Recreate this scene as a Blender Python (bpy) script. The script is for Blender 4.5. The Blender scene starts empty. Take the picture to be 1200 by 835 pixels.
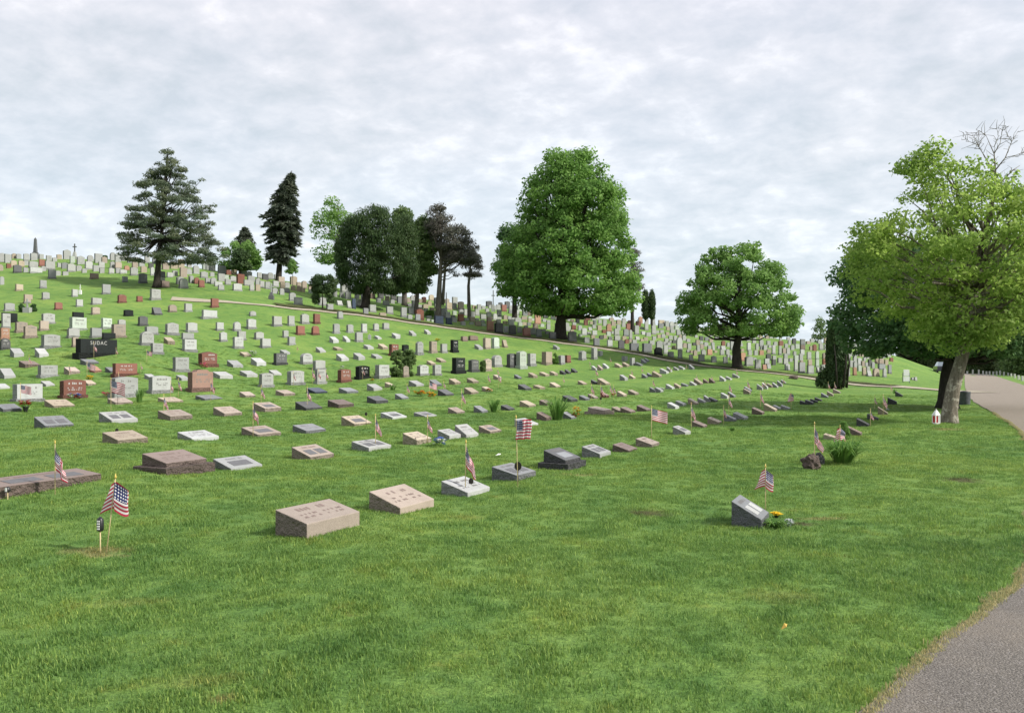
import bpy, bmesh, math, random
import numpy as np
from mathutils import Vector, Matrix
RNG = np.random.default_rng(7)
random.seed(7)
scene = bpy.context.scene
COL = scene.collection
EYE, HOR = 1.6, 430.0          # eye height above the lawn, horizon row of the 1200 px photograph
R = math.radians

# ------------------------------------------------------------------ terrain
KN = {  # column of the picture -> (distance, height) knots of the hillside in that direction
 -400:[(0,0),(8,.05),(12,.2),(20,.5),(28,1.1),(35,2.1),(43,4.0),(50,5.6),(60,8.0),(70,10.2),(80,12.2),(92,14.2),(100,14.6),(120,13.5),(150,9),(200,2)],
 0:[(0,0),(8,.03),(10,.08),(14.5,.2),(20,.33),(25,.55),(30,.8),(35,1.55),(43,3.1),(50,4.5),(60,6.8),(70,8.9),(80,11.0),(92,13.3),(98,13.8),(120,13),(150,9),(200,2)],
 150:[(0,0),(8,0),(11,.16),(15.7,.235),(20.3,.27),(24.9,.42),(29.5,.62),(34,1.22),(38.7,2.06),(43.3,2.9),(48,3.7),(56,5.4),(62,6.7),(75,9.6),(85,11.9),(95,13.4),(110,13.2),(150,9),(200,2)],
 250:[(0,0),(8,0),(12,.06),(18,.12),(24,.25),(30,.5),(35,.9),(42,1.7),(48,2.8),(56,4.6),(63,6.4),(72,8.2),(82,10.2),(94,12.2),(104,12.7),(150,9),(200,2)],
 400:[(0,0),(16,.05),(22,.06),(29,.3),(36,.56),(42.7,.96),(49,1.85),(56,3.2),(62,4.4),(70,5.97),(80,7.6),(90,9.3),(100,10.8),(110,11.5),(150,8),(200,2)],
 550:[(0,0),(20,.05),(27,.14),(35,.5),(43,.83),(51,1.2),(58,1.95),(65,3.0),(77.5,4.8),(90,6.6),(100,8.1),(110,9.6),(120,10.2),(150,8.5),(200,2)],
 700:[(0,0),(27,.1),(38,.2),(49,.5),(60.6,1.05),(71.8,2.3),(78,3.3),(90,4.8),(100,6.1),(110,7.4),(125,8.7),(150,8),(200,2)],
 860:[(0,0),(30,0),(50,.4),(62,1.0),(70,1.34),(80,2.5),(90,3.4),(100,4.3),(110,5.2),(122,6.2),(150,6.3),(200,2)],
 985:[(0,0),(45,0),(59,.12),(63,.36),(75,1.4),(90,2.7),(100,3.6),(110,4.3),(125,4.8),(150,4.5),(200,2)],
 1060:[(0,0),(50,.05),(58,.2),(75,.9),(100,2.4),(125,3.0),(150,2.6),(200,1)],
 1115:[(0,0),(60,0),(80,.05),(110,.3),(150,.4),(200,.2)],
 1200:[(0,0),(200,0)], 2200:[(0,0),(200,0)]}
_cols = np.arange(-800, 2001, 20.0); _ds = np.arange(0, 201, 1.0)
def _pchip(xs, ys, xq):
    xs=np.array(xs,float); ys=np.array(ys,float); h=np.diff(xs); d=np.diff(ys)/h
    m=np.zeros(len(xs)); m[0]=d[0]; m[-1]=d[-1]
    for i in range(1,len(xs)-1):
        m[i]=0 if d[i-1]*d[i]<=0 else 2*d[i-1]*d[i]/(d[i-1]+d[i])
    k=np.clip(np.searchsorted(xs,xq,side='right')-1,0,len(h)-1); t=(xq-xs[k])/h[k]
    return ys[k]*(2*t**3-3*t**2+1)+h[k]*m[k]*(t**3-2*t**2+t)+ys[k+1]*(3*t**2-2*t**3)+h[k]*m[k+1]*(t**3-t**2)
_kc = sorted(KN); _P = np.array([_pchip([a for a,b in KN[c]],[b for a,b in KN[c]],_ds) for c in _kc])
_T = np.array([[0.0]*len(_ds)]*len(_cols))
for j in range(len(_ds)): _T[:,j] = _pchip(_kc, _P[:,j], np.clip(_cols,_kc[0],_kc[-1]))
for _ in range(2):
    a=np.pad(_T,((1,1),(0,0)),'edge'); _T=(a[:-2]+2*a[1:-1]+a[2:])/4
    a=np.pad(_T,((0,0),(1,1)),'edge'); _T=(a[:,:-2]+2*a[:,1:-1]+a[:,2:])/4
def zt(px, D):
    px=np.asarray(px,float); D=np.asarray(D,float)
    u=np.clip((px-_cols[0])/20,0,len(_cols)-1.001); v=np.clip(D,0,199.99)
    i=u.astype(int); j=v.astype(int); fu=u-i; fv=v-j
    return (_T[i,j]*(1-fu)*(1-fv)+_T[i+1,j]*fu*(1-fv)+_T[i,j+1]*(1-fu)*fv+_T[i+1,j+1]*fu*fv)
def zf(x, y):
    x=np.asarray(x,float); y=np.asarray(y,float)
    px=600+1000*x/np.maximum(y,5)
    z=zt(px,y)*np.clip((240-y)/40,0,1)
    m=.012*np.sin(x*1.7+y*.6)+.012*np.sin(y*1.3-x*.9+1)+.02*np.sin(x*.45+y*.37)
    return z+m*np.clip((y-2)/4,0,1)*np.clip((200-y)/50,0,1)*np.clip((14-x+y*.1)/3,0,1)
_scan=np.concatenate([np.arange(3,40,.05),np.arange(40,180,.2)])
def depth(px, py):
    t=(px-600)/1000; z=zf(t*_scan,_scan); e=z-(EYE+_scan*(HOR-py)/1000)
    k=np.where(e>=0)[0]
    if len(k): return float(_scan[k[0]])
    ang=(z-EYE)/_scan; m=(_scan>60)&(_scan<135)
    return float(_scan[m][np.argmax(ang[m])])
def at(px, py, D=None):
    if D is None: D=depth(px,py)
    x=(px-600)/1000*D
    return x, D, float(zf(x,D))
def w2p(x,y,z): return 600+1000*x/y, HOR-(z-EYE)/y*1000

# ------------------------------------------------------------------ helpers
def link(name, me, parent=None, loc=None, rz=0):
    o=bpy.data.objects.new(name, me); COL.objects.link(o)
    if parent is not None: o.parent=parent
    if loc is not None: o.location=loc
    if rz: o.rotation_euler=(0,0,rz)
    return o
def tag(o, label=None, cat=None, group=None, kind=None):
    if label: o['label']=label
    if cat: o['category']=cat
    if group: o['group']=group
    if kind: o['kind']=kind
    return o
def mesh_np(name, V, F, mats, mi=None, smooth=False):
    me=bpy.data.meshes.new(name); V=np.asarray(V,np.float32); F=np.asarray(F,np.int32)
    n,k=F.shape
    me.vertices.add(len(V)); me.vertices.foreach_set('co',V.ravel())
    me.loops.add(n*k); me.loops.foreach_set('vertex_index',F.ravel())
    me.polygons.add(n); me.polygons.foreach_set('loop_start',np.arange(0,n*k,k,dtype=np.int32))
    for m in (mats if isinstance(mats,(list,tuple)) else [mats]): me.materials.append(m)
    if mi is not None: me.polygons.foreach_set('material_index',np.asarray(mi,np.int32))
    if smooth: me.polygons.foreach_set('use_smooth',np.ones(n,bool))
    me.update(calc_edges=True); me.validate()
    return me
class MB:
    """collects polygons, then makes ONE mesh"""
    def __init__(s): s.v=[]; s.f=[]; s.m=[]; s.sm=[]
    def add(s, vs, fs, mi=0, smooth=False):
        b=len(s.v); s.v+= [tuple(v) for v in vs]
        for f in fs: s.f.append([b+i for i in f]); s.m.append(mi); s.sm.append(smooth)
    def box(s, cx,cy,cz, lx,ly,lz, mi=0, rz=0):
        c,sn=math.cos(rz),math.sin(rz); vs=[]
        for dz in (-.5,.5):
            for dx,dy in ((-.5,-.5),(.5,-.5),(.5,.5),(-.5,.5)):
                x,y=dx*lx,dy*ly; vs.append((cx+x*c-y*sn, cy+x*sn+y*c, cz+dz*lz))
        s.add(vs,[(3,2,1,0),(4,5,6,7),(0,1,5,4),(1,2,6,5),(2,3,7,6),(3,0,4,7)],mi)
    def prism(s, prof, y0, y1, mi=0, side=None):
        """profile in x,z extruded along y"""
        n=len(prof); vs=[(x,y0,z) for x,z in prof]+[(x,y1,z) for x,z in prof]
        s.add(vs,[tuple(range(n)),tuple(range(2*n-1,n-1,-1))],mi)
        s.add(vs,[(i,i+n,(i+1)%n+n,(i+1)%n) for i in range(n)],mi if side is None else side)
    def tube(s, pts, rad, n=8, mi=0, cap=True):
        pts=[Vector(p) for p in pts]; b=len(s.v); rings=[]; up=Vector((0,0,1)); prev=None
        for i,p in enumerate(pts):
            d=(pts[min(i+1,len(pts)-1)]-pts[max(i-1,0)]).normalized()
            a=prev if prev is not None else (Vector((1,0,0)) if abs(d.z)>.8 else up)
            a=(a-d*a.dot(d)).normalized(); prev=a; c=d.cross(a)
            r=rad[i] if isinstance(rad,(list,tuple)) else rad
            for k in range(n):
                t=2*math.pi*k/n; s.v.append(tuple(p+(a*math.cos(t)+c*math.sin(t))*r))
        for i in range(len(pts)-1):
            for k in range(n):
                s.f.append([b+i*n+k,b+i*n+(k+1)%n,b+(i+1)*n+(k+1)%n,b+(i+1)*n+k]); s.m.append(mi); s.sm.append(True)
        if cap:
            s.f.append([b+k for k in range(n)][::-1]); s.m.append(mi); s.sm.append(False)
            e=b+(len(pts)-1)*n; s.f.append([e+k for k in range(n)]); s.m.append(mi); s.sm.append(False)
    def ball(s, c, r, mi=0, n=8, m=5, jit=0):
        vs=[]; fs=[]
        rx,ry,rzz=(r,r,r) if not isinstance(r,(tuple,list)) else r
        for i in range(m+1):
            ph=math.pi*i/m
            for k in range(n):
                t=2*math.pi*k/n; q=1+random.uniform(-jit,jit)
                vs.append((c[0]+rx*q*math.sin(ph)*math.cos(t),c[1]+ry*q*math.sin(ph)*math.sin(t),c[2]+rzz*q*math.cos(ph)))
        for i in range(m):
            for k in range(n): fs.append((i*n+k,(i+1)*n+k,(i+1)*n+(k+1)%n,i*n+(k+1)%n))
        s.add(vs,fs,mi,True)
    def build(s, name, mats, parent=None, loc=None, rz=0, bevel=0):
        me=bpy.data.meshes.new(name); me.from_pydata(s.v,[],s.f)
        for m in (mats if isinstance(mats,(list,tuple)) else [mats]): me.materials.append(m)
        me.polygons.foreach_set('material_index',s.m); me.polygons.foreach_set('use_smooth',s.sm)
        me.update()
        o=link(name,me,parent,loc,rz)
        if bevel:
            b=o.modifiers.new('bevel','BEVEL'); b.width=bevel; b.segments=2; b.limit_method='ANGLE'
        return o
def empty(name, loc, rz=0):
    o=link(name,None,None,loc,rz); o.empty_display_size=.2; return o

# ------------------------------------------------------------------ materials
class NT:
    def __init__(s, name):
        s.mat=bpy.data.materials.new(name); s.mat.use_nodes=True; s.t=s.mat.node_tree; s.t.nodes.clear()
        s.out=s.t.nodes.new('ShaderNodeOutputMaterial')
    def n(s, ty, **kw):
        nd=s.t.nodes.new(ty)
        for k,v in kw.items():
            if k.startswith('i_'): nd.inputs[k[2:].replace('_',' ')].default_value=v
            else: setattr(nd,k,v)
        return nd
    def l(s,a,b): s.t.links.new(a,b)
    def noise(s, vec, scale, detail=4, rough=.6, dist=0):
        nd=s.n('ShaderNodeTexNoise'); nd.inputs['Scale'].default_value=scale; nd.inputs['Detail'].default_value=detail
        nd.inputs['Roughness'].default_value=rough; nd.inputs['Distortion'].default_value=dist
        if vec is not None: s.l(vec,nd.inputs['Vector'])
        return nd.outputs['Fac']
    def ramp(s, fac, stops):
        nd=s.n('ShaderNodeValToRGB'); e=nd.color_ramp.elements
        while len(e)<len(stops): e.new(.5)
        for q,(p,c) in zip(e,stops):
            q.position=p; q.color=(*c,1) if len(c)==3 else c
        s.l(fac,nd.inputs['Fac']); return nd.outputs['Color']
    def mix(s, fac, a, b, mode='MIX'):
        nd=s.n('ShaderNodeMix',data_type='RGBA',blend_type=mode)
        for sock,v in ((nd.inputs[0],fac),(nd.inputs[6],a),(nd.inputs[7],b)):
            if isinstance(v,(int,float)): sock.default_value=v
            elif isinstance(v,tuple): sock.default_value=(*v,1)
            else: s.l(v,sock)
        return nd.outputs[2]
    def math(s, op, a, b=0, c=0):
        nd=s.n('ShaderNodeMath',operation=op)
        for i,v in enumerate((a,b,c)):
            if isinstance(v,(int,float)): nd.inputs[i].default_value=v
            else: s.l(v,nd.inputs[i])
        return nd.outputs[0]
    def rng(s, v, a,b,c,d):
        nd=s.n('ShaderNodeMapRange'); s.l(v,nd.inputs[0])
        for i,q in enumerate((a,b,c,d)): nd.inputs[i+1].default_value=q
        return nd.outputs[0]
    def bump(s, h, strength, dist=.01):
        nd=s.n('ShaderNodeBump'); nd.inputs['Strength'].default_value=strength; nd.inputs['Distance'].default_value=dist
        s.l(h,nd.inputs['Height']); return nd.outputs['Normal']
    def pbr(s, col, rough=.7, normal=None, spec=.3, metal=0):
        p=s.n('ShaderNodeBsdfPrincipled')
        if isinstance(col,tuple): p.inputs['Base Color'].default_value=(*col,1)
        else: s.l(col,p.inputs['Base Color'])
        if isinstance(rough,(int,float)): p.inputs['Roughness'].default_value=rough
        else: s.l(rough,p.inputs['Roughness'])
        p.inputs['Specular IOR Level'].default_value=spec; p.inputs['Metallic'].default_value=metal
        if normal is not None: s.l(normal,p.inputs['Normal'])
        return p
    def done(s, sh): s.l(sh.outputs[0] if hasattr(sh,'outputs') else sh, s.out.inputs['Surface']); return s.mat

def plain(name, col, rough=.6, spec=.3, metal=0, var=.12, scale=30):
    n=NT(name); co=n.n('ShaderNodeTexCoord').outputs['Object']
    f=n.noise(co,scale,3); d=tuple(c*(1-var*1.6) for c in col); h=tuple(min(1,c*(1+var)) for c in col)
    return n.done(n.pbr(n.ramp(f,[(.3,d),(.7,h)]),rough,n.bump(f,.15),spec,metal))

# world positions of worn, dry or bare spots in the lawn: x, y, radius x, radius y, kind (0 straw, 1 soil)
def spot(px,py,rx,ry,k):
    x,y,z=at(px,py); return (x,y,rx,ry,k)
SPOTS=[spot(112,647,.33,.16,0),spot(120,652,.2,.1,0),spot(760,602,.25,.22,1),spot(934,614,.22,.13,1),spot(965,608,.25,.12,0),
       spot(258,822,.08,.05,0),spot(1128,563,.25,.3,1),spot(676,557,.3,.1,0),spot(497,543,.06,.05,1),spot(1110,503,.42,.3,0),
       spot(150,708,.3,.12,2),spot(545,607,.2,.15,2),spot(912,700,.3,.2,2),spot(240,800,.25,.12,2)]
ROADL=[(-6,-3.5),(-3.2,-.6),(-1.0,1.35),(.35,2.65),(1.62,3.95),(2.63,5.1),(3.97,6.65),(5.6,9.2),(7.4,12),(9.3,15.2),(11.3,18.8),(13.1,22.2),(16.8,29.8),(22.1,41),(31.9,60),(48,90.5),(70,132),(94,178)]
def poly_dense(P, step):
    out=[]
    for i in range(len(P)-1):
        p0=P[max(i-1,0)]; p1=P[i]; p2=P[i+1]; p3=P[min(i+2,len(P)-1)]
        n=max(1,int(math.dist(p1,p2)/step))
        for k in range(n):
            t=k/n
            out.append(tuple(.5*((2*b)+(-a+c)*t+(2*a-5*b+4*c-d)*t*t+(-a+3*b-3*c+d)*t**3) for a,b,c,d in zip(p0,p1,p2,p3)))
    out.append(tuple(P[-1])); return out
RL=poly_dense(ROADL,.25); RLa=np.array(RL)
def road_dist(x,y):
    """signed distance to the left road edge: positive on the lawn side"""
    x=np.asarray(x,float); y=np.asarray(y,float); out=np.empty(x.shape)
    A=RLa[:-1]; B=RLa[1:]; d=B-A; L2=(d**2).sum(1)
    for s in range(0,len(x),4000):
        X=x[s:s+4000,None]; Y=y[s:s+4000,None]
        t=np.clip(((X-A[:,0])*d[:,0]+(Y-A[:,1])*d[:,1])/L2,0,1)
        dx=X-(A[:,0]+t*d[:,0]); dy=Y-(A[:,1]+t*d[:,1]); q=dx*dx+dy*dy; k=q.argmin(1); r=np.arange(len(k))
        cr=d[k,0]*dy[r,k]-d[k,1]*dx[r,k]
        out[s:s+4000]=np.sqrt(q[r,k])*np.sign(cr)
    return out

def grass_color(n, pos, blade=False):
    """one lawn colour field in world space, shared by the turf sheet and the blades"""
    mp=n.n('ShaderNodeMapping'); mp.inputs['Scale'].default_value=(1,1,.0); n.l(pos,mp.inputs['Vector']); v=mp.outputs[0]
    a=n.noise(v,.22,5,.6,.4); b=n.noise(v,1.5,4,.65,.3); c=n.noise(v,7,3,.6)
    base=n.ramp(a,[(.3,(.122,.225,.060)),(.5,(.158,.272,.070)),(.7,(.215,.320,.084))])
    dk=n.ramp(b,[(.33,(.70,.80,.78)),(.5,(1,1,1)),(.7,(1.18,1.08,.95))])
    col=n.mix(1,base,dk,'MULTIPLY')
    dry=n.rng(n.math('ADD',n.math('MULTIPLY',b,.55),n.math('MULTIPLY',c,.45)),.57,.68,0,.5)
    col=n.mix(dry,col,(.20,.21,.055))
    for sx,sy,rx,ry,k in SPOTS:
        sub=n.n('ShaderNodeVectorMath',operation='SUBTRACT'); n.l(v,sub.inputs[0]); sub.inputs[1].default_value=(sx,sy,0)
        sc=n.n('ShaderNodeVectorMath',operation='DIVIDE'); n.l(sub.outputs[0],sc.inputs[0]); sc.inputs[1].default_value=(rx,ry,1)
        ln=n.n('ShaderNodeVectorMath',operation='LENGTH'); n.l(sc.outputs[0],ln.inputs[0])
        d=n.math('ADD',ln.outputs['Value'],n.math('MULTIPLY',n.math('SUBTRACT',c,.5),2.2))
        f=n.rng(d,.4,1.2,(.6,.8,.4)[k],0)
        col=n.mix(f,col,((.30,.25,.12),(.075,.055,.035),(.24,.25,.07))[k])
    return col,c,b

def mat_turf():
    n=NT('turf'); g=n.n('ShaderNodeNewGeometry'); pos=g.outputs['Position']
    col,c,b=grass_color(n,pos)
    f1=n.noise(pos,38,4,.75); f2=n.noise(pos,11,3,.7)
    col=n.mix(1,col,n.ramp(f1,[(.3,(.55,.6,.55)),(.5,(.95,.95,.95)),(.72,(1.4,1.32,1.2))]),'MULTIPLY')
    col=n.mix(1,col,n.ramp(f2,[(.3,(.8,.84,.85)),(.7,(1.15,1.12,1.05))]),'MULTIPLY')
    return n.done(n.pbr(col,.9,n.bump(n.math('ADD',f1,n.math('MULTIPLY',f2,.7)),.7,.05),.1))
def mat_blade(name,straw=False):
    n=NT(name); g=n.n('ShaderNodeNewGeometry'); col,c,b=grass_color(n,g.outputs['Position'])
    r=g.outputs['Random Per Island']
    if straw: col=n.mix(.75,col,(.40,.36,.22))
    col=n.mix(1,col,n.ramp(r,[(0,(.75,.85,.8)),(.55,(1.15,1.1,1)),(.9,(1.5,1.35,1.15)),(1,(2.3,1.8,1.7))]),'MULTIPLY')
    p=n.pbr(col,.55,None,.25); t=n.n('ShaderNodeBsdfTranslucent'); n.l(col,t.inputs['Color'])
    m=n.n('ShaderNodeMixShader'); m.inputs[0].default_value=.45; n.l(p.outputs[0],m.inputs[1]); n.l(t.outputs[0],m.inputs[2])
    return n.done(m)
def mat_leaf(name, lo, hi, transl=.35, big=None):
    n=NT(name); g=n.n('ShaderNodeNewGeometry'); r=g.outputs['Random Per Island']
    oc=n.n('ShaderNodeTexCoord').outputs['Object']
    b=n.noise(oc,.55,3,.6)
    col=n.ramp(r,[(0,lo),(1,hi)])
    col=n.mix(1,col,n.ramp(b,[(.3,(.8,.85,.85)),(.7,(1.2,1.12,1.0))]),'MULTIPLY')
    if big: col=n.mix(n.rng(b,.45,.65,0,.8),col,big)
    p=n.pbr(col,.6,None,.25); t=n.n('ShaderNodeBsdfTranslucent'); n.l(col,t.inputs['Color'])
    m=n.n('ShaderNodeMixShader'); m.inputs[0].default_value=transl; n.l(p.outputs[0],m.inputs[1]); n.l(t.outputs[0],m.inputs[2])
    return n.done(m)
def mat_bark(name, a, b, patches=None):
    n=NT(name); oc=n.n('ShaderNodeTexCoord').outputs['Object']
    mp=n.n('ShaderNodeMapping'); mp.inputs['Scale'].default_value=(9,9,1.8); n.l(oc,mp.inputs['Vector'])
    f=n.noise(mp.outputs[0],1.6,6,.7,.6); col=n.ramp(f,[(.3,a),(.62,b)])
    if patches: col=n.mix(n.rng(n.noise(oc,5,5,.65,.3),.53,.6,0,.8),col,patches)
    return n.done(n.pbr(col,.9,n.bump(f,1,.05),.15))
GRC={}
def granite(name, c, rough=.55, speck=.25, polish=False, rockface=False, spec=.3):
    n=NT(name); oc=n.n('ShaderNodeTexCoord').outputs['Object']; oi=n.n('ShaderNodeObjectInfo')
    ad=n.n('ShaderNodeVectorMath',operation='ADD'); n.l(oc,ad.inputs[0])
    mu=n.n('ShaderNodeVectorMath',operation='SCALE'); n.l(oi.outputs['Location'],mu.inputs[0]); mu.inputs['Scale'].default_value=.37
    n.l(mu.outputs[0],ad.inputs[1]); v=ad.outputs[0]
    f=n.noise(v,140,2,.7); w=n.noise(v,3.2,6,.68,.6); s=n.noise(v,14,4,.65)
    col=n.ramp(f,[(.32,tuple(q*(1-speck) for q in c)),(.66,tuple(min(1,q*(1+speck*.7)) for q in c))])
    col=n.mix(n.rng(w,.48,.72,0,.42),col,tuple(q*.52 for q in (c[0],c[1]*.97,c[2]*.9)))
    col=n.mix(n.rng(s,.58,.75,0,.35),col,tuple(q*.7 for q in c))
    col=n.mix(1,col,n.ramp(oi.outputs['Random'],[(0,(.86,.86,.86)),(.5,(1.08,1.06,1.03)),(1,(1.32,1.32,1.32))]),'MULTIPLY')
    h=n.math('ADD',n.math('MULTIPLY',s,1.0 if not rockface else 2.5),n.math('MULTIPLY',f,.15))
    if rockface: h=n.math('ADD',h,n.math('MULTIPLY',n.noise(v,7,5,.7),4))
    return n.done(n.pbr(col,rough,n.bump(h,.25 if not rockface else 1,.012 if not rockface else .03),spec))
STC={'w':(.345,.355,.35),'l':(.40,.45,.40),'g':(.21,.22,.23),'d':(.095,.097,.10),'k':(.014,.017,.017),'p':(.34,.285,.24),
     'r':(.22,.10,.078),'t':(.37,.315,.24),'o':(.38,.22,.155),'b':(.20,.155,.135),'n':(.05,.065,.1),'m':(.27,.17,.14)}
CN={'w':'light grey','l':'pale greenish','g':'mid grey','d':'charcoal grey','k':'black','p':'pinkish','r':'red-brown','t':'tan','o':'salmon orange','b':'brown-grey','n':'dark blue-grey','m':'mauve-brown'}
STM={k:granite('granite_'+CN[k].replace(' ','_').replace('-','_'),c,.25 if k in 'krn' else .5,spec=.45 if k in 'kr' else .3) for k,c in STC.items()}
STR={k:granite('rock_pitched_'+CN[k].replace(' ','_').replace('-','_'),tuple(q*.82 for q in c),.8,.35,rockface=True) for k,c in STC.items()}
M={}
M['turf']=mat_turf(); M['blade']=mat_blade('grass_blade'); M['straw']=mat_blade('dry_blade',True)
M['wood']=plain('flag_stick_wood',(.55,.44,.24),.6); M['gold']=plain('gilt_tip',(.6,.45,.1),.35,.5)
M['bronze']=plain('dark_bronze',(.035,.03,.025),.45,.5,.4); M['black']=plain('black_plastic',(.015,.016,.017),.4,.5)
M['white']=plain('white_paint',(.8,.8,.78),.5); M['grey']=plain('galvanised',(.16,.18,.19),.5,.4,.2)
M['bin']=plain('ribbed_grey_bin',(.085,.095,.10),.55,.3,0,.2,8)
M['red']=plain('red_petals',(.45,.03,.025),.6); M['pink']=plain('pink_petals',(.75,.16,.28),.6); M['yellow']=plain('yellow_petals',(.85,.6,.03),.6)
M['orange']=plain('orange_petals',(.75,.22,.03),.6); M['whitep']=plain('white_petals',(.8,.8,.78),.6); M['blue']=plain('blue_petals',(.12,.2,.55),.6)
M['silver']=plain('silver_leaves',(.42,.46,.44),.7); M['soil']=plain('dark_soil',(.045,.032,.022),.95,.1,0,.4,25)
M['stem']=mat_leaf('plant_leaves',(.08,.19,.04),(.19,.34,.08),.45)
M['engrave']=plain('engraved_dark',(.19,.185,.18),.8); M['engl']=plain('engraved_light',(.42,.41,.4),.8); M['engsoft']=plain('engraved_soft',(.225,.17,.15),.85); M['dryleaf']=plain('dry_yellow_leaf',(.5,.33,.07),.7)
M['panel']=plain('recessed_panel_grey',(.13,.13,.135),.6)
def mat_flag():
    n=NT('flag_cloth'); uv=n.n('ShaderNodeTexCoord').outputs['UV']; sp=n.n('ShaderNodeSeparateXYZ'); n.l(uv,sp.inputs[0])
    u,v=sp.outputs[0],sp.outputs[1]      # u along the fly, v from the top
    st=n.math('MODULO',n.math('FLOOR',n.math('MULTIPLY',v,13)),2)
    col=n.mix(st,(.50,.045,.085),(.84,.80,.81))
    cant=n.math('MULTIPLY',n.math('LESS_THAN',u,.4),n.math('LESS_THAN',v,7/13))
    fu=n.math('SUBTRACT',n.math('FRACT',n.math('MULTIPLY',u,6/.4)),.5); fv=n.math('SUBTRACT',n.math('FRACT',n.math('MULTIPLY',v,5*13/7)),.5)
    rr=n.math('ADD',n.math('MULTIPLY',fu,fu),n.math('MULTIPLY',fv,fv)); star=n.math('LESS_THAN',rr,.075)
    blue=n.mix(star,(.018,.028,.11),(.7,.7,.72)); col=n.mix(cant,col,blue)
    p=n.pbr(col,.7,None,.2); t=n.n('ShaderNodeBsdfTranslucent'); n.l(col,t.inputs['Color'])
    m=n.n('ShaderNodeMixShader'); m.inputs[0].default_value=.35; n.l(p.outputs[0],m.inputs[1]); n.l(t.outputs[0],m.inputs[2])
    return n.done(m)
M['flag']=mat_flag()
def mat_road(name, tan):
    n=NT(name); pos=n.n('ShaderNodeNewGeometry').outputs['Position']
    f=n.noise(pos,110,3,.8); w=n.noise(pos,.9,5,.6,.4); vo=n.n('ShaderNodeTexVoronoi'); vo.inputs['Scale'].default_value=85; n.l(pos,vo.inputs['Vector'])
    if tan=='path': a,b,cc=(.30,.27,.19),(.40,.36,.27),(.5,.46,.36)
    else:
        a,b,cc=(.075,.068,.060),(.165,.150,.132),(.32,.30,.265)
    col=n.ramp(f,[(.34,a),(.5,b),(.74,cc)])
    if tan!='path':
        sp=n.n('ShaderNodeSeparateXYZ'); n.l(pos,sp.inputs[0])
        col=n.mix(n.rng(n.math('ADD',sp.outputs[1],n.math('MULTIPLY',w,12)),14,28,0,.75),col,(.31,.265,.21))   # the far stretch is covered in tan grit
        col=n.mix(n.rng(w,.42,.68,0,.6),col,(.26,.225,.18))
        stone=n.n('ShaderNodeMath',operation='GREATER_THAN'); stone.inputs[1].default_value=.82; n.l(vo.outputs['Color'],stone.inputs[0])
        col=n.mix(n.math('MULTIPLY',stone.outputs[0],.35),col,(.38,.35,.33))
    return n.done(n.pbr(col,.9,n.bump(n.math('SUBTRACT',f,vo.outputs['Distance']),.8,.012),.2))
M['road']=mat_road('worn_asphalt','road'); M['path']=mat_road('pale_gravel','path')
M['olive_strip']=plain('dark_olive',(.075,.085,.032),.95,.1,0,.35,3)
# ------------------------------------------------------------------ ground
def axis(a): return np.array(sorted(set(np.round(a,3))))
xs=axis(np.concatenate([[-1500,-900,-500,-300,-200],np.arange(-150,-80,3.),np.arange(-80,-14,.6),np.arange(-14,14,.3),np.arange(14,70,.6),np.arange(70,160,3.),[200,300,500,900,1500]]))
ys=axis(np.concatenate([[-600,-200,-60,-20,-8],np.arange(-3,20,.3),np.arange(20,100,.6),np.arange(100,240,1.5),[250,280,340,500,900,2000]]))
X,Y=np.meshgrid(xs,ys,indexing='ij'); Z=zf(X,Y); nx,ny=X.shape
idx=np.arange(nx*ny).reshape(nx,ny)
F=np.stack([idx[:-1,:-1],idx[1:,:-1],idx[1:,1:],idx[:-1,1:]],-1).reshape(-1,4)
ground=link('lawn',mesh_np('lawn',np.stack([X,Y,Z],-1).reshape(-1,3),F,M['turf'],smooth=True)); tag(ground,kind='structure')
def strip(name, left, right, mat, off, nseg=6):
    V=[];Fc=[]
    for (a,b) in zip(left,right):
        for k in range(nseg+1):
            t=k/nseg; x=a[0]*(1-t)+b[0]*t; y=a[1]*(1-t)+b[1]*t
            V.append((x,y,float(zf(x,y))+off))
    m=nseg+1
    for i in range(len(left)-1):
        for k in range(nseg): Fc.append((i*m+k,i*m+k+1,(i+1)*m+k+1,(i+1)*m+k))
    o=link(name,mesh_np(name,V,Fc,mat,smooth=True)); tag(o,kind='structure'); return o
def offset(P, w, jit=0, seed=0):
    rr=random.Random(seed); out=[]; q=0
    for i,p in enumerate(P):
        a=P[max(i-1,0)]; b=P[min(i+1,len(P)-1)]; d=math.hypot(b[0]-a[0],b[1]-a[1]) or 1
        ww=w(p) if callable(w) else w; q=.6*q+rr.uniform(-jit,jit)
        out.append((p[0]+(b[1]-a[1])/d*(ww+q), p[1]-(b[0]-a[0])/d*(ww+q)))
    return out
strip('road',offset(RL,0,.025,3),offset(RL,4.6,.05,4),M['road'],.022,10)
# footpath across the hillside, from the road to the pine
PPX=[(1139,52.5),(1118,54),(1100,56),(1060,58),(1020,60.5),(985,63),(925,67),(860,70),(800,73),(750,76),(700,78),(640,79),(570,78),(500,76),(400,70),(300,65),(250,63),(200,62)]
PL=poly_dense([((a-600)/1000*D,D) for a,D in PPX],.5)
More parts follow.
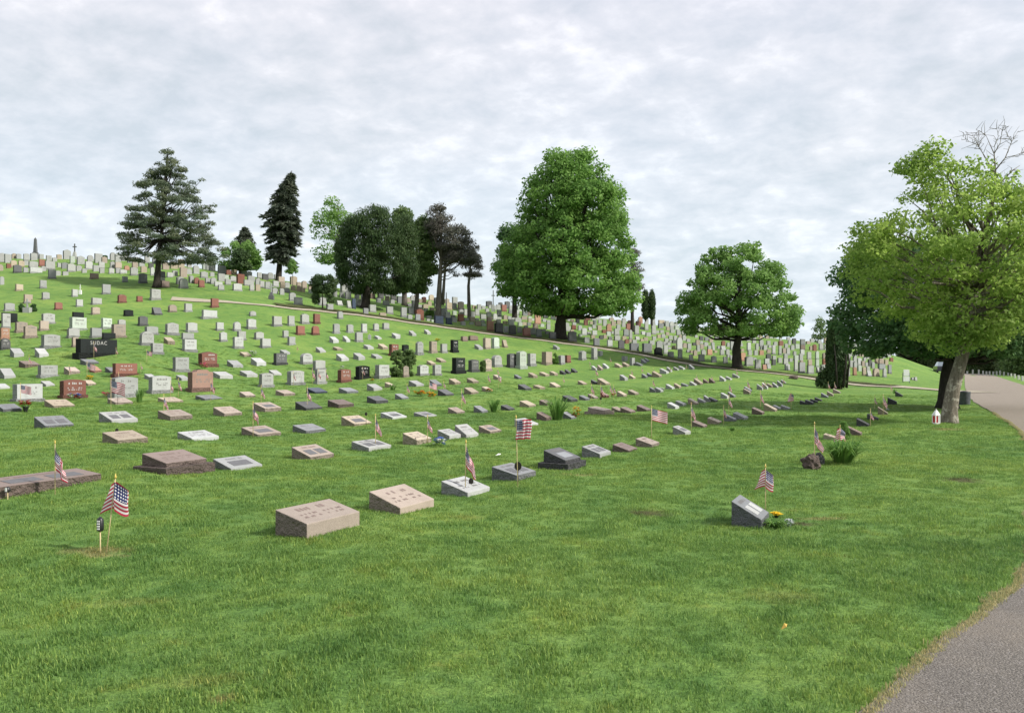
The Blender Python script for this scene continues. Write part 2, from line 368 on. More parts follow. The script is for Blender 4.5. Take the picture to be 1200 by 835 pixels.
# path runs right to left; uphill lies on its right hand
def pw(p):
    px=600+1000*p[0]/p[1]
    return (.62+min(1.5,max(0,(px-930)/40))) if px>300 else .62+ (300-px)/100*1.0
strip('footpath',offset(PL,-.35,.06,5),offset(PL,pw,.1,6),M['path'],.05,6)
strip_pts=[p for p in PL if 600+1000*p[0]/p[1]<1040 and 600+1000*p[0]/p[1]>330]
strip('olive_strip',offset(strip_pts,.75,.06,8),offset(strip_pts,1.9,.25,9),M['olive_strip'],.10,4)  # dark olive strip draped along the uphill side of the path
PLa=np.array(PL)
def D_path(px):
    c=600+1000*PLa[:,0]/PLa[:,1]; o=np.argsort(c)
    return float(np.interp(px,c[o],PLa[o,1]))

# ------------------------------------------------------------------ grass blades (one object)
def tuft_mesh(name, nb, rad, h, mat, seed, wid=.0035):
    r=np.random.default_rng(seed); V=[];Fq=[]
    for i in range(nb):
        a=r.uniform(0,6.28); d=rad*math.sqrt(r.uniform()); x=d*math.cos(a); y=d*math.sin(a)
        hh=h*r.uniform(.5,1.15); la=r.uniform(0,6.28); ln=hh*r.uniform(.15,.9); w=wid*r.uniform(.7,1.4); wa=la+1.57
        wx,wy=w*math.cos(wa),w*math.sin(wa); lx,ly=ln*math.cos(la),ln*math.sin(la); b=len(V)
        V+=[(x-wx,y-wy,-.01),(x+wx,y+wy,-.01),(x+wx*.8+lx*.35,y+wy*.8+ly*.35,hh*.6),(x-wx*.8+lx*.35,y-wy*.8+ly*.35,hh*.6),
            (x+lx+wx*.15,y+ly+wy*.15,hh),(x+lx-wx*.15,y+ly-wy*.15,hh)]
        Fq+=[(b,b+1,b+2,b+3),(b+3,b+2,b+4,b+5)]
    return mesh_np(name,V,Fq,mat)
def scatter(y0,y1,dens,lo=-.86,hi=.86):
    n=int(dens*(hi-lo)/2*(y1*y1-y0*y0)); y=np.sqrt(RNG.uniform(y0*y0,y1*y1,n)); x=RNG.uniform(lo,hi,n)*y
    return x,y
def inst_object(name, pts, scl, source_meshes, label=None, cat=None, kind='stuff'):
    me=bpy.data.meshes.new(name); me.vertices.add(len(pts)); me.vertices.foreach_set('co',np.asarray(pts,np.float32).ravel())
    a=me.attributes.new('scl','FLOAT','POINT'); a.data.foreach_set('value',np.asarray(scl,np.float32))
    o=link(name,me); tag(o,label,cat,kind=kind)
    ng=bpy.data.node_groups.new(name+'_nodes','GeometryNodeTree')
    ng.interface.new_socket('Geometry',in_out='INPUT',socket_type='NodeSocketGeometry'); ng.interface.new_socket('Geometry',in_out='OUTPUT',socket_type='NodeSocketGeometry')
    N=ng.nodes; gi=N.new('NodeGroupInput'); go=N.new('NodeGroupOutput'); ip=N.new('GeometryNodeInstanceOnPoints'); g2=N.new('GeometryNodeGeometryToInstance')
    for m in source_meshes:
        so=bpy.data.objects.new(m.name+'_source',m); oi=N.new('GeometryNodeObjectInfo'); oi.inputs['Object'].default_value=so
        ng.links.new(oi.outputs['Geometry'],g2.inputs[0])
    rv=N.new('FunctionNodeRandomValue'); rv.data_type='FLOAT_VECTOR'; rv.inputs[0].default_value=(-.12,-.12,0); rv.inputs[1].default_value=(.12,.12,6.283)
    na=N.new('GeometryNodeInputNamedAttribute'); na.data_type='FLOAT'; na.inputs[0].default_value='scl'
    ng.links.new(gi.outputs[0],ip.inputs['Points']); ng.links.new(g2.outputs[0],ip.inputs['Instance']); ip.inputs['Pick Instance'].default_value=True
    ng.links.new(rv.outputs[0],ip.inputs['Rotation']); ng.links.new([q for q in na.outputs if q.enabled][0],ip.inputs['Scale'])
    ng.links.new(ip.outputs[0],go.inputs[0])
    md=o.modifiers.new('scatter','NODES'); md.node_group=ng
    return o
tm=[tuft_mesh('tuft_%s'%k,34,.085,.029,M['blade'],i,.0026) for i,k in enumerate('abcd')]
P=[];S=[]
for y0,y1,dn,s0,s1 in ((2.2,8,200,.8,1.2),(8,15,105,.9,1.3),(15,28,42,1.1,1.5),(28,48,12,1.1,1.6)):
    x,y=scatter(y0,y1,dn)
    rd=road_dist(x,y); keep=(rd>.03)
    for sx,sy,rx,ry,k in SPOTS:
        q=((x-sx)/rx)**2+((y-sy)/ry)**2; keep&=~((q<.8)&(RNG.uniform(size=len(x))<(.5,.85,.15)[k]))
    x=x[keep];y=y[keep]; n=len(x)
    clump=.5+.5*np.sin(x*2.3+np.sin(y*1.9)*2)*np.sin(y*2.9+np.sin(x*2.1)*2)
    P.append(np.stack([x,y,zf(x,y)-.004],-1)); S.append((RNG.uniform(s0,s1,n))*(.75+.4*clump))
inst_object('grass',np.concatenate(P),np.concatenate(S),tm,'short mown green grass covering the whole cemetery lawn','grass')
# dry straw fringe along the asphalt
ts=[tuft_mesh('straw_%s'%k,14,.05,.026,M['straw'],20+i,.003) for i,k in enumerate('ab')]
k=RLa[(RLa[:,1]>2)&(RLa[:,1]<30)]; n=4800
i=RNG.integers(0,len(k)-1,n); t=RNG.uniform(size=n); q=k[i]*(1-t[:,None])+k[i+1]*t[:,None]; d=k[i+1]-k[i]; nn=np.stack([-d[:,1],d[:,0]],-1)/np.linalg.norm(d,axis=1)[:,None]
off=np.abs(RNG.normal(0,.016,n))*(1.0+1.1*np.sin(q[:,1]*3.1+np.sin(q[:,1]*1.3)*2)+.8*np.sin(q[:,1]*7.7))-.03
q=q+nn*off[:,None]; inst_object('dry_grass_edge',np.stack([q[:,0],q[:,1],zf(q[:,0],q[:,1])+.012],-1),RNG.uniform(.5,1.1,n),ts,'thin fringe of dry straw-coloured grass along the asphalt edge','dry grass')

# ------------------------------------------------------------------ trees
def quads(C, U, W):
    """centres, half-length vectors, half-width vectors -> pointed leaf quads"""
    V=np.stack([C-U,C+W*1.0-U*.1,C+U,C-W*1.0-U*.1],1).reshape(-1,3); n=len(C)
    return V, np.arange(4*n).reshape(n,4)
def unit(a): return a/np.maximum(np.linalg.norm(a,axis=1),1e-9)[:,None]
def leaf_quads(C, Nrm, size, asp, r, up=None, jit=.9):
    n=len(C); nv=unit(Nrm+r.normal(0,jit,(n,3))); a=r.normal(0,1,(n,3))
    if up is not None: a=np.asarray(up)[None]*3+a*.8
    U=unit(a-nv*(a*nv).sum(1)[:,None]); W=np.cross(nv,U); s=size*r.uniform(.6,1.3,n)[:,None]
    return quads(C,U*s,W*s*asp)
def profile(prof, D):
    """picture rows (y, left, right) -> sorted arrays z, centre x, half width in metres at distance D"""
    a=np.array(prof,float); z=EYE+(HOR-a[:,0])/1000*D; xl=(a[:,1]-600)/1000*D; xr=(a[:,2]-600)/1000*D
    o=np.argsort(z); return z[o],((xl+xr)/2)[o],((xr-xl)/2)[o]
def crown_clusters(prof, D, n, rc, r, shell=.55, depthf=.9):
    z,cx,hw=profile(prof,D); out=[]
    zz=np.linspace(z[0],z[-1],60); w=np.interp(zz,z,hw)**1.3+1e-3; cdf=np.cumsum(w)/w.sum()
    while len(out)<n:
        h=float(np.interp(r.uniform(),cdf,zz)); c=float(np.interp(h,z,cx)); q=float(np.interp(h,z,hw))
        rr=(1-(1-r.uniform()**.5)*(1-shell)) ; rr=rr if r.uniform()<.8 else r.uniform()
        th=r.uniform(0,2*math.pi); e=rc*r.uniform(.7,1.25); m=max(q-e*.5,0)
        hc=min(max(h,z[0]+e*.85),z[-1]-e*.5)
        out.append((c+m*rr*math.cos(th), D+m*rr*math.sin(th)*depthf, hc, e))
    return np.array(out)
def cluster_leaves(CL, per, size, asp, r, flat=.75, up=None, jit=.8, drop=0, cxyz=None):
    Vs=[];n0=0;Fs=[]
    for (x,y,z,e) in CL:
        m=int(per*(e/np.mean(CL[:,3]))**2); d=unit(r.normal(0,1,(m,3))); rad=r.uniform(.35,1.0,m)**.6
        d[:,2]=np.where(d[:,2]<-.2,d[:,2]*.6,d[:,2])
        C=np.array([x,y,z])+d*rad[:,None]*e*np.array([1,1,flat])
        C+=r.normal(0,e*.08,(m,3)); C[:,2]-=drop*rad*rad
        V,Fq=leaf_quads(C,d+np.array([0,0,.5]),size,asp,r,up,jit); Vs.append(V); Fs.append(Fq+n0); n0+=len(V)
    return np.concatenate(Vs),np.concatenate(Fs)
def limb_mesh(mb, base, tips, r0, r, bend=.25):
    for tip in tips:
        a=Vector(base(tip[2])); b=Vector(tip[:3]); L=(b-a).length
        if L<.3: continue
        mid=(a+b)/2+Vector((r.normal(0,.06*L),r.normal(0,.06*L),-bend*L*.3)); m2=a.lerp(mid,.5)+Vector((0,0,.02*L))
        q=r0*min(1,.35+L*.06)
        mb.tube([a,m2,mid,mid.lerp(b,.5)+Vector((0,0,.04*L)),b],[q,q*.8,q*.6,q*.4,q*.15],5)
TREES=[]
def tree(name,label,cat,prof,D,trunk,tr,n,rc,per,size,leaf,bark,asp=.55,flat=.75,up=None,jit=.8,shell=.55,seed=1,limbs=26,bare=(),depthf=.9,rootflare=1.5,group=None,extra=None,drop=0,limb_lo=None):
    r=np.random.default_rng(seed); random.seed(seed)
    tp=[((a-600)/1000*D, D+ (0 if len(q)<1 else q[0]), EYE+(HOR-b)/1000*D) for a,b,*q in trunk]
    x0,y0=tp[0][0],tp[0][1]; gz=float(zf(x0,y0)); root=empty(name,(x0,y0,gz)); tag(root,label,cat,group)
    tp[0]=(x0,y0,gz-.15); o3=np.array([x0,y0,gz])
    CL=crown_clusters(prof,D,n,rc,r,shell,depthf)
    if extra is not None: CL=np.concatenate([CL,np.array([[(a-600)/1000*D,D+dy,EYE+(HOR-b)/1000*D,e] for a,b,dy,e in extra])])
    V,Fq=cluster_leaves(CL,per,size,asp,r,flat,up,jit,drop)
    link('crown',mesh_np('crown',V-o3,Fq,leaf),root)
    mb=MB(); tl=[tuple(np.array(p)-o3) for p in tp]; nT=len(tl); rad=[tr*(1-.75*i/(nT-1)) for i in range(nT)]
    # flared foot
    f=Vector(tl[0]).lerp(Vector(tl[1]),.0); tl2=[tl[0],tuple(Vector(tl[0]).lerp(Vector(tl[1]),min(.5,.45/max(.1,(Vector(tl[1])-Vector(tl[0])).length)))) ]+tl[1:]
    mb.tube(tl2,[tr*rootflare,tr*1.05]+rad[1:],12)
    tz=np.array([p[2] for p in tl]); tx=np.array([p[0] for p in tl]); ty=np.array([p[1] for p in tl])
    zlo=tz[1] if limb_lo is None else tz[limb_lo]
    def base(z):
        h=zlo+(max(z,zlo)-zlo)*.62*r.uniform(.6,1.1) if z>zlo else zlo
        h=min(h,tz[-1]); return (float(np.interp(h,tz,tx)),float(np.interp(h,tz,ty)),h)
    sel=CL[r.permutation(len(CL))[:limbs]].copy(); sel[:,:3]-=o3
    limb_mesh(mb,base,sel,tr*.42,r)
    for br in bare:
        if br[0]<.045 and name=='maple_tree' and D<30:
            for _ in range(9):
                j=int(r.integers(1,len(br[1]))); a0,b0,d0=br[1][j-1]; a1,b1,d1=br[1][j]; s_=r.uniform(); pa=a0+(a1-a0)*s_; pb=b0+(b1-b0)*s_; ln=r.uniform(4,13); an=math.atan2(b1-b0,a1-a0)+r.choice([-1,1])*r.uniform(.4,.9)
                q3=[(pa,pb,d0),(pa+math.cos(an)*ln*.5,pb+math.sin(an)*ln*.5-.6,d0+r.normal(0,.1)),(pa+math.cos(an)*ln,pb+math.sin(an)*ln-1.5,d0+r.normal(0,.2))]
                mb.tube([tuple(np.array([(a-600)/1000*D,D+dy,EYE+(HOR-b)/1000*D])-o3) for a,b,dy in q3],[.008,.006,.003],4)
        pts=[tuple(np.array([(a-600)/1000*D,D+dy,EYE+(HOR-b)/1000*D])-o3) for a,b,dy in br[1]]
        mb.tube(pts,[br[0]*(1-.85*i/(len(pts)-1)) for i in range(len(pts))],5)
    mb.build('trunk',bark,root)
    TREES.append((name,600+1000*x0/y0,label)); return root
def conifer(name,label,cat,prof,D,trunk,tr,leaf,bark,levels,per,seed,size=.2,droop=.25,asp=.22,layer=0,rise=.1,thin=0,group=None,dens=1.0):
    r=np.random.default_rng(seed)
    tp=[((a-600)/1000*D,D,EYE+(HOR-b)/1000*D) for a,b in trunk]; x0,y0=tp[0][:2]; gz=float(zf(x0,y0))
    root=empty(name,(x0,y0,gz)); tag(root,label,cat,group); o3=np.array([x0,y0,gz]); tp[0]=(x0,y0,gz-.2)
    tl=[tuple(np.array(p)-o3) for p in tp]; mb=MB(); nT=len(tl)
    mb.tube([tl[0],tuple(Vector(tl[0]).lerp(Vector(tl[1]),.12))]+tl[1:],[tr*1.5,tr]+[tr*(1-.9*i/(nT-1)) for i in range(1,nT)],10)
    z,cx,hw=profile(prof,D); tz=np.array([p[2]+gz for p in tl]); tx=np.array([p[0]+x0 for p in tl])
    Cs=[];Us=[];Ws=[]
    for i in range(levels):
        h=z[0]+(z[-1]-z[0])*((i+.3*r.uniform())/levels)**.93; c=float(np.interp(h,z,cx)); q=float(np.interp(h,z,hw)); txh=float(np.interp(h,tz,tx))
        for b in range(per):
            th=r.uniform(0,2*math.pi); xr=(c-txh)+q*math.cos(th); yr=q*math.sin(th)*.95; L=math.hypot(xr,yr)*r.uniform(.62,1.05)
            if L<.15: L=.15
            if r.uniform()<thin: continue
            dr=Vector((xr,yr,0)).normalized(); perp=Vector((-dr.y,dr.x,0)); pts=[]; h0=h+L*rise+r.uniform(-.3,.3)*(L*.35)
            for k in range(5):
                s=k/4; pts.append(Vector((txh-x0,0,h0-gz))+dr*(L*s)+Vector((0,0,-droop*L*(s*s*1.2-.35*s*s*s))))
            mb.tube(pts,[max(.012,.018*L+.01)*(1-.8*k/4) for k in range(5)],4,cap=False)
            nl=int((10+L*16)*dens)
            s=r.uniform(.12,1.02,nl)**.8; P0=np.array([[*(pts[0].lerp(pts[-1],0))]]*0) if False else None
            side=r.uniform(-1,1,nl)*(.08+.28*L*(1-s)*.9+.06*L)
            bz=-droop*L*(s*s*1.2-.35*s**3)
            base=np.array([txh-x0,0,h0-gz])+np.outer(L*s,np.array(dr))+np.outer(side,np.array(perp)); base[:,2]+=bz-np.abs(side)*.25-r.uniform(0,.12,nl)*layer+r.normal(0,.05,nl)
            U=np.outer(np.ones(nl),np.array(dr))*.8+np.outer(np.sign(side)*.6,np.array(perp))+r.normal(0,.35,(nl,3)); U[:,2]-=.25*layer; U=unit(U)
            Nn=unit(np.array([0,0,1.])+r.normal(0,.55,(nl,3))); W=unit(np.cross(Nn,U)); sz=size*r.uniform(.6,1.25,nl)[:,None]
            Cs.append(base);Us.append(U*sz);Ws.append(W*sz*asp)
    V,Fq=quads(np.concatenate(Cs),np.concatenate(Us),np.concatenate(Ws))
    link('crown',mesh_np('crown',V,Fq,leaf),root); mb.build('trunk',bark,root); TREES.append((name,600+1000*x0/y0,label)); return root

L_maple=mat_leaf('maple_leaves',(.125,.25,.06),(.25,.43,.115),.55)
L_maple2=mat_leaf('spring_maple_leaves',(.13,.25,.06),(.26,.43,.13),.5)
L_pale=mat_leaf('yellow_green_leaves',(.20,.33,.06),(.40,.54,.15),.6)
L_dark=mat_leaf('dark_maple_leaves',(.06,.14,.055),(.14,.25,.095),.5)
L_yew=mat_leaf('yew_needles',(.042,.08,.032),(.088,.14,.052),.35)
L_fir=mat_leaf('fir_needles',(.09,.125,.085),(.20,.25,.17),.4,(.16,.18,.10))
L_spr=mat_leaf('spruce_needles',(.08,.105,.08),(.16,.19,.145),.4)
L_pine=mat_leaf('pine_needles',(.095,.105,.085),(.18,.18,.15),.45,(.15,.135,.125))
L_olive=mat_leaf('olive_leaves',(.10,.17,.06),(.20,.29,.11),.45)
L_wood=mat_leaf('woodland_leaves',(.07,.12,.05),(.16,.22,.09),.45,(.12,.13,.06))
B_grey=mat_bark('grey_bark',(.06,.052,.045),(.19,.17,.145)); B_dark=mat_bark('dark_bark',(.018,.016,.014),(.055,.048,.04))
B_patch=mat_bark('flaking_bark',(.085,.072,.055),(.24,.21,.165),(.42,.39,.32))

D1=depth(183,337)
tree('fir_tree','broad grey-green fir standing alone left on the hill','tree',[(172,194,199),(183,188,206),(196,177,216),(214,163,231),(228,163,236),(242,150,249),(258,145,247),(275,142,250),(290,140,256),(300,144,258),(311,152,254)],D1,
  [(183,337),(185,318),(186,300),(189,280),(193,230),(196,182)],.27,230,.56,150,.125,L_fir,B_dark,asp=.26,flat=.42,jit=.7,shell=.45,seed=3,limbs=120,limb_lo=3,
  extra=[(196,178,0,.3),(197,186,0,.4),(206,190,0,.4),(186,192,0,.4),(214,200,0,.45),(225,214,0,.4),(236,211,0,.35),(243,243,0,.45),(250,241,0,.3),(246,262,0,.5),(255,285,0,.5),(260,292,0,.5),(262,300,.3,.45),(250,303,0,.5),(240,305,.4,.5),(146,262,0,.5),(143,275,0,.5),(140,291,0,.45),(147,303,0,.45),(165,216,0,.45),(168,229,0,.5),(152,243,0,.45)])
conifer('spruce_tree','tall narrow dark spruce on the skyline with a bare lower trunk','tree',[(201,340,344),(210,331,347),(221,321,349),(235,314,349),(250,305,355),(266,309,356),(287,311,351),(298,308,350),(306,318,350)],94,
  [(326,322),(328,305),(333,260),(338,225),(342,200)],.36,L_spr,B_dark,30,13,5,size=.34,droop=.4,asp=.3,layer=1,rise=.05,dens=1.0)
conifer('spruce_tree','small spruce tip rising behind the light green bush','tree',[(265,286,289),(272,280,294),(280,273,300),(290,272,302),(305,272,300)],99,
  [(287,320),(287,300),(287,264)],.15,L_spr,B_dark,16,10,6,size=.3,droop=.3,layer=1)
tree('leafy_bush','light green round bush between the fir and the spruce','bush',[(283,272,292),(290,262,302),(300,257,306),(310,258,305),(318,264,300)],90,[(281,322),(281,308),(282,290)],.12,60,.6,130,.13,L_maple2,B_grey,seed=11,limbs=14)
tree('yew_bush','dark green yew bush in front of the light green bush','bush',[(292,278,286),(300,270,292),(310,267,295),(318,268,295)],86,[(281,323),(281,312),(281,300)],.1,40,.5,140,.11,L_yew,B_dark,seed=12,limbs=8)
tree('sapling','thin light green sapling below the tall spruce','tree',[(303,340,345),(312,336,349),(322,335,350)],88,[(343,331),(343,318),(343,304)],.04,26,.3,60,.11,L_maple2,B_grey,seed=13,limbs=8)
tree('maple_tree','slender open-crowned light green maple left of the dark yew','tree',[(224,393,403),(233,382,408),(245,378,411),(252,366,414),(268,363,414),(290,364,412),(303,369,408),(312,374,402)],100,[(402,345),(400,315),(396,280),(396,235)],.16,60,.85,62,.16,L_maple2,B_grey,seed=14,limbs=30,shell=.4)
tree('yew_tree','large dark rounded yew with low dense crown and short trunk','tree',[(247,427,456),(257,408,482),(271,398,488),(292,392,489),(312,391,491),(328,396,488),(338,410,476),(346,422,460)],80,[(428,356),(430,340),(436,310),(440,270)],.42,330,.62,190,.13,L_yew,B_dark,asp=.3,up=(0,0,1),seed=15,limbs=14,shell=.8,flat=1.2,rootflare=1.7)
tree('broadleaf_tree','dull green tree peeking up behind the dark yew','tree',[(243,466,475),(252,460,483),(265,460,484),(290,462,484),(330,464,484),(346,466,480)],92,[(474,356),(474,335),(472,300),(470,255)],.3,110,.75,110,.15,L_olive,B_grey,seed=16,limbs=16)
tree('broadleaf_tree','mid green tree squeezed between the dark yew and the open pine','tree',[(250,494,506),(262,486,513),(290,480,517),(315,482,513),(333,478,504),(347,481,495)],85,[(487,357),(490,335),(497,300),(500,262)],.22,120,.75,120,.15,L_olive,B_grey,seed=17,limbs=16)
pr=[(238,512,518),(247,500,527),(258,493,534),(270,500,551),(285,505,562),(300,515,567),(312,520,560)]
tree('pine_tree','open purplish-green pine with two bare pale trunks','tree',pr,84,[(513,357),(515,335),(517,300),(516,245)],.3,110,.66,120,.14,L_pine,B_grey,asp=.3,seed=18,limbs=50,shell=.3,flat=.62,extra=[(536,322,0,.5),(545,312,0,.6),(556,318,0,.5),(561,306,0,.5),(530,318,0,.5),(525,300,0,.7),(552,326,0,.45)],
     bare=[(.2,[(518,357,.3),(520,330,.3),(523,300,.2),(530,270,0)])])
tree('pine_tree','short pine with straight trunk at the right end of the skyline group','tree',[(292,545,562),(305,538,566),(318,536,566),(328,542,564)],90,[(550,357),(549,335),(551,315),(553,300)],.2,26,.55,110,.14,L_pine,B_grey,asp=.25,seed=19,limbs=20,shell=.35,flat=.4)
tree('topiary_shrub','dark shrub clipped into two rounded heads above two lower balls','shrub',[(322,378,382),(324,366,394),(333,363,398),(340,365,396),(345,368,392)],70,[(378,357),(378,348),(378,335)],.06,60,.3,150,.07,L_yew,B_dark,seed=20,limbs=8,flat=.95,
     extra=[(370,348,0,.42),(370,352,.1,.4),(386,346,0,.4),(387,352,.1,.38),(369,333,-.3,.5),(389,333,-.3,.5)])
MP=[(176,650,684),(184,636,699),(196,626,711),(208,621,717),(229,608,733),(245,605,737),(262,603,739),(277,593,740),(295,583,742),(322,579,748),(343,582,751),(356,600,750),(364,618,745),(374,640,728)]
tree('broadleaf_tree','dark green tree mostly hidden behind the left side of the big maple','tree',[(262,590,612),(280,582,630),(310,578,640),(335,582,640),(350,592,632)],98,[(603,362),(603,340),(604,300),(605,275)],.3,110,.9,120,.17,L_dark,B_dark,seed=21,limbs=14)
tree('pine_tree','dark pine showing only at the right edge of the big maple','tree',[(290,738,744),(300,734,752),(315,732,757),(330,733,757),(345,736,754)],102,[(741,375),(741,340),(741,295)],.22,40,.6,110,.14,L_pine,B_dark,asp=.25,seed=22,limbs=24,shell=.35,flat=.4)
Dm=float(D_path(656))+4.2
tree('maple_tree','largest maple, tall dense bright green dome beside the footpath','tree',MP,Dm,[(656,400),(657,382),(658,365),(660,320),(662,250),(664,200)],.62,430,1.1,165,.17,L_maple,B_dark,seed=23,limbs=60,shell=.5,rootflare=1.45,extra=[(a,b,0,.95) for a,b in [(648,187),(664,185),(682,188),(636,200),(697,200),(706,214),(622,214),(617,232),(722,238),(614,252),(728,262),(600,282),(592,300),(590,325),(592,343),(736,300),(738,328),(738,350)]])
for k_,(c_,t_,lb_) in enumerate([(756.5,339,'left of two narrow dark cypress columns on the skyline'),(764,341,'right of two narrow dark cypress columns on the skyline')]):
    tree('cypress_tree',lb_,'tree',[(t_,c_-.8,c_+.8),(t_+8,c_-3,c_+3),(355,c_-3.6,c_+3.6),(368,c_-3.6,c_+3.6),(374,c_-2,c_+2)],112,[(c_,378),(c_,365),(c_,345)],.12,60,.34,120,.12,L_yew,B_dark,asp=.4,up=(0,0,1),seed=24+70*k_,limbs=3,shell=.8,flat=1.6)
D13=float(D_path(863))+1.9
tree('maple_tree','spreading maple with ragged light crown right of the big dome maple','tree',[(286,868,886),(300,826,902),(308,815,910),(320,813,920),(331,808,928),(345,796,931),(360,790,938),(372,790,943),(383,797,938),(391,806,934),(398,850,912)],D13,[(864,428),(863,408),(866,392),(866,360),(868,320)],.42,235,.68,120,.14,L_maple2,B_dark,seed=25,limbs=60,shell=.5,
     extra=[(800,362,0,.6),(800,376,.5,.55),(812,332,0,.6),(820,314,0,.55),(826,303,0,.5),(903,310,0,.55),(922,334,0,.6),(935,364,0,.6),(930,382,0,.6),(912,392,0,.55),(812,388,0,.55),(832,320,.3,.6),(888,286,0,.4),(886,294,0,.4),(835,294,0,.45),(848,290,.3,.4),(851,300,0,.5),(843,303,0,.4)],bare=[(.05,[(866,330,0),(869,300,.2),(871,288,.2)]),(.035,[(866,330,0),(858,300,.2),(856,290,.3)])])
tree('young_tree','pale thin tree on the far skyline left of the columnar yew','tree',[(372,958,964),(382,952,970),(395,950,975),(408,952,975)],125,[(962,412),(962,400),(962,378)],.08,34,.7,45,.16,L_olive,B_grey,seed=26,limbs=12,shell=.4)
Dy=57.5
tree('columnar_yew','tall dark columnar yew with bare reddish lower stems by the footpath','tree',[(378,974,980),(386,972,987),(400,971,990),(420,970,991),(440,970,991),(452,971,990)],Dy,[(980,454),(980,440),(980,415),(980,385)],.3,260,.3,200,.11,L_yew,B_dark,asp=.4,up=(0,0,1),seed=27,limbs=10,shell=.85,flat=1.6,extra=[(963,444,0,.35),(960,448,0,.3),(966,450,-.2,.35),(964,436,0,.28)],
     bare=[(.1,[(984,454,-.6),(986,430,-.75),(988,400,-.6)]),(.09,[(990,454,-.3),(991,425,-.6),(990,405,-.5)]),(.08,[(977,454,-.6),(975,425,-.7),(974,400,-.5)])])
# the two trees at the right edge
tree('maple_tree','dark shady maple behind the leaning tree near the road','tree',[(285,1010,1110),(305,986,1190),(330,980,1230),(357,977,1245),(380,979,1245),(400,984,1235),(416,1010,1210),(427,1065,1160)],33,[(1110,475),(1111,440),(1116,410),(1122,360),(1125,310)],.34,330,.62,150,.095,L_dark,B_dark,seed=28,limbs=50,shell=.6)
twigs=[(.035,[(1163,235,0),(1167,205,0),(1165,180,0),(1158,158,.1)]),(.02,[(1166,200,0),(1178,185,0),(1188,165,.1),(1196,152,.1)]),(.02,[(1167,205,0),(1155,185,0),(1146,170,0),(1138,155,0)]),
 (.015,[(1165,180,0),(1172,168,0),(1175,152,0)]),(.012,[(1155,185,0),(1150,172,.1),(1148,160,.1)]),(.012,[(1178,185,0),(1190,182,0),(1200,178,0)]),(.04,[(1160,260,0),(1164,238,0),(1172,215,0),(1186,200,0),(1200,192,.2)]),
 (.01,[(1158,158,.1),(1150,152,.1),(1144,156,.1)]),(.01,[(1188,165,.1),(1180,157,0),(1176,150,0)]),(.01,[(1146,170,0),(1136,166,0),(1128,160,0)]),(.01,[(1165,172,0),(1170,160,0),(1168,150,0)]),(.012,[(1175,212,0),(1188,222,0),(1200,225,0)])]
tree('maple_tree','leaning yellow-green tree with patchy bark in the right foreground','tree',[(166,1073,1100),(178,1058,1118),(195,1053,1142),(215,1053,1168),(240,1062,1212),(258,1030,1225),(268,997,1232),(290,986,1238),(310,990,1240),(335,1003,1240),(358,1015,1235),(380,1045,1215),(398,1085,1180),(411,1100,1162)],24,
     [(1112,498),(1113,480),(1117,455),(1127,420),(1135,390),(1140,350),(1150,300),(1158,250),(1163,235)],.225,380,.40,95,.06,L_pale,B_patch,seed=29,limbs=110,shell=.45,bare=twigs,rootflare=1.3,asp=.6,limb_lo=4,
     extra=[(1088,404,-.6,.4),(1102,412,-.5,.35),(1118,405,-.8,.4),(1135,398,-.9,.4),(1150,404,-.6,.38),(1163,392,-.5,.4),(1075,392,-.4,.45),(1095,392,-1,.45),(1128,388,-1.1,.45),(1176,385,-.4,.45),(1165,205,0,.22),(1172,222,0,.28),(1190,205,.1,.22),(1158,222,0,.25),(1196,225,0,.3),(1166,192,.1,.15)])
for i,(a,b,t,bt,D,lf,lb) in enumerate([(1085,1135,385,432,150,L_wood,'low dark bushes left of the road end'),(1120,1185,345,438,150,L_wood,'dark woodland tree at the far end of the road'),(1160,1250,315,440,128,L_wood,'tall dark woodland tree right of the road end'),
      (1135,1170,395,438,138,L_wood,'lighter woodland bush behind the first white posts'),(1172,1235,370,442,118,L_olive,'pale olive woodland tree behind the white posts'),(1205,1320,280,450,100,L_wood,'woodland tree at the right edge behind the posts'),(1050,1100,405,428,160,L_wood,'distant bush line beyond the grassy bank')]):
    c=(a+b)/2; w=(b-a)/2; tree('woodland_tree',lb,'tree',[(t,c-w*.3,c+w*.3),(t+(bt-t)*.2,c-w*.75,c+w*.75),(t+(bt-t)*.55,c-w,c+w),(bt+9,c-w*.8,c+w*.8)],D+45,[(c,bt+2),(c,bt-12),(c,t+8)],.25,130,1.7*w/32*D/130+.4,110,.3,lf,B_dark,seed=40+i,limbs=20,group='woodland along the far fence')
# ------------------------------------------------------------------ gravestones
A0=26.0
def axis_az(px, py, D):
    if D>D_path(px)+.5: return float(np.interp(px,[0,450,700,1040],[32,38,56,60]))
    return A0
ITEMS=[]   # dicts: root object, kind, px, py, D, colour, extra words
def solve_L(px,w,D,ratio,az):
    a=math.degrees(math.atan((px-600)/1000)); s1=abs(math.sin(R(az-a))); s2=abs(math.cos(R(az-a)))
    return w*D/1000*math.cos(R(a))/(s1+ratio*s2)
def glyph_rows(mb, x0,x1, rows, h, place, rr, dens=.75):
    """worn lettering too small to read: short raised strokes; place(x, s) -> point, tangent rows at s"""
    for s in rows:
        x=x0+rr.uniform(0,.1)*(x1-x0); e=x1-rr.uniform(0,.1)*(x1-x0)
        while x<e:
            w=h*rr.uniform(.35,.7)
            if rr.random()<dens: place(mb,x,x+w,s,h*rr.uniform(.7,1))
            x+=w+h*.28
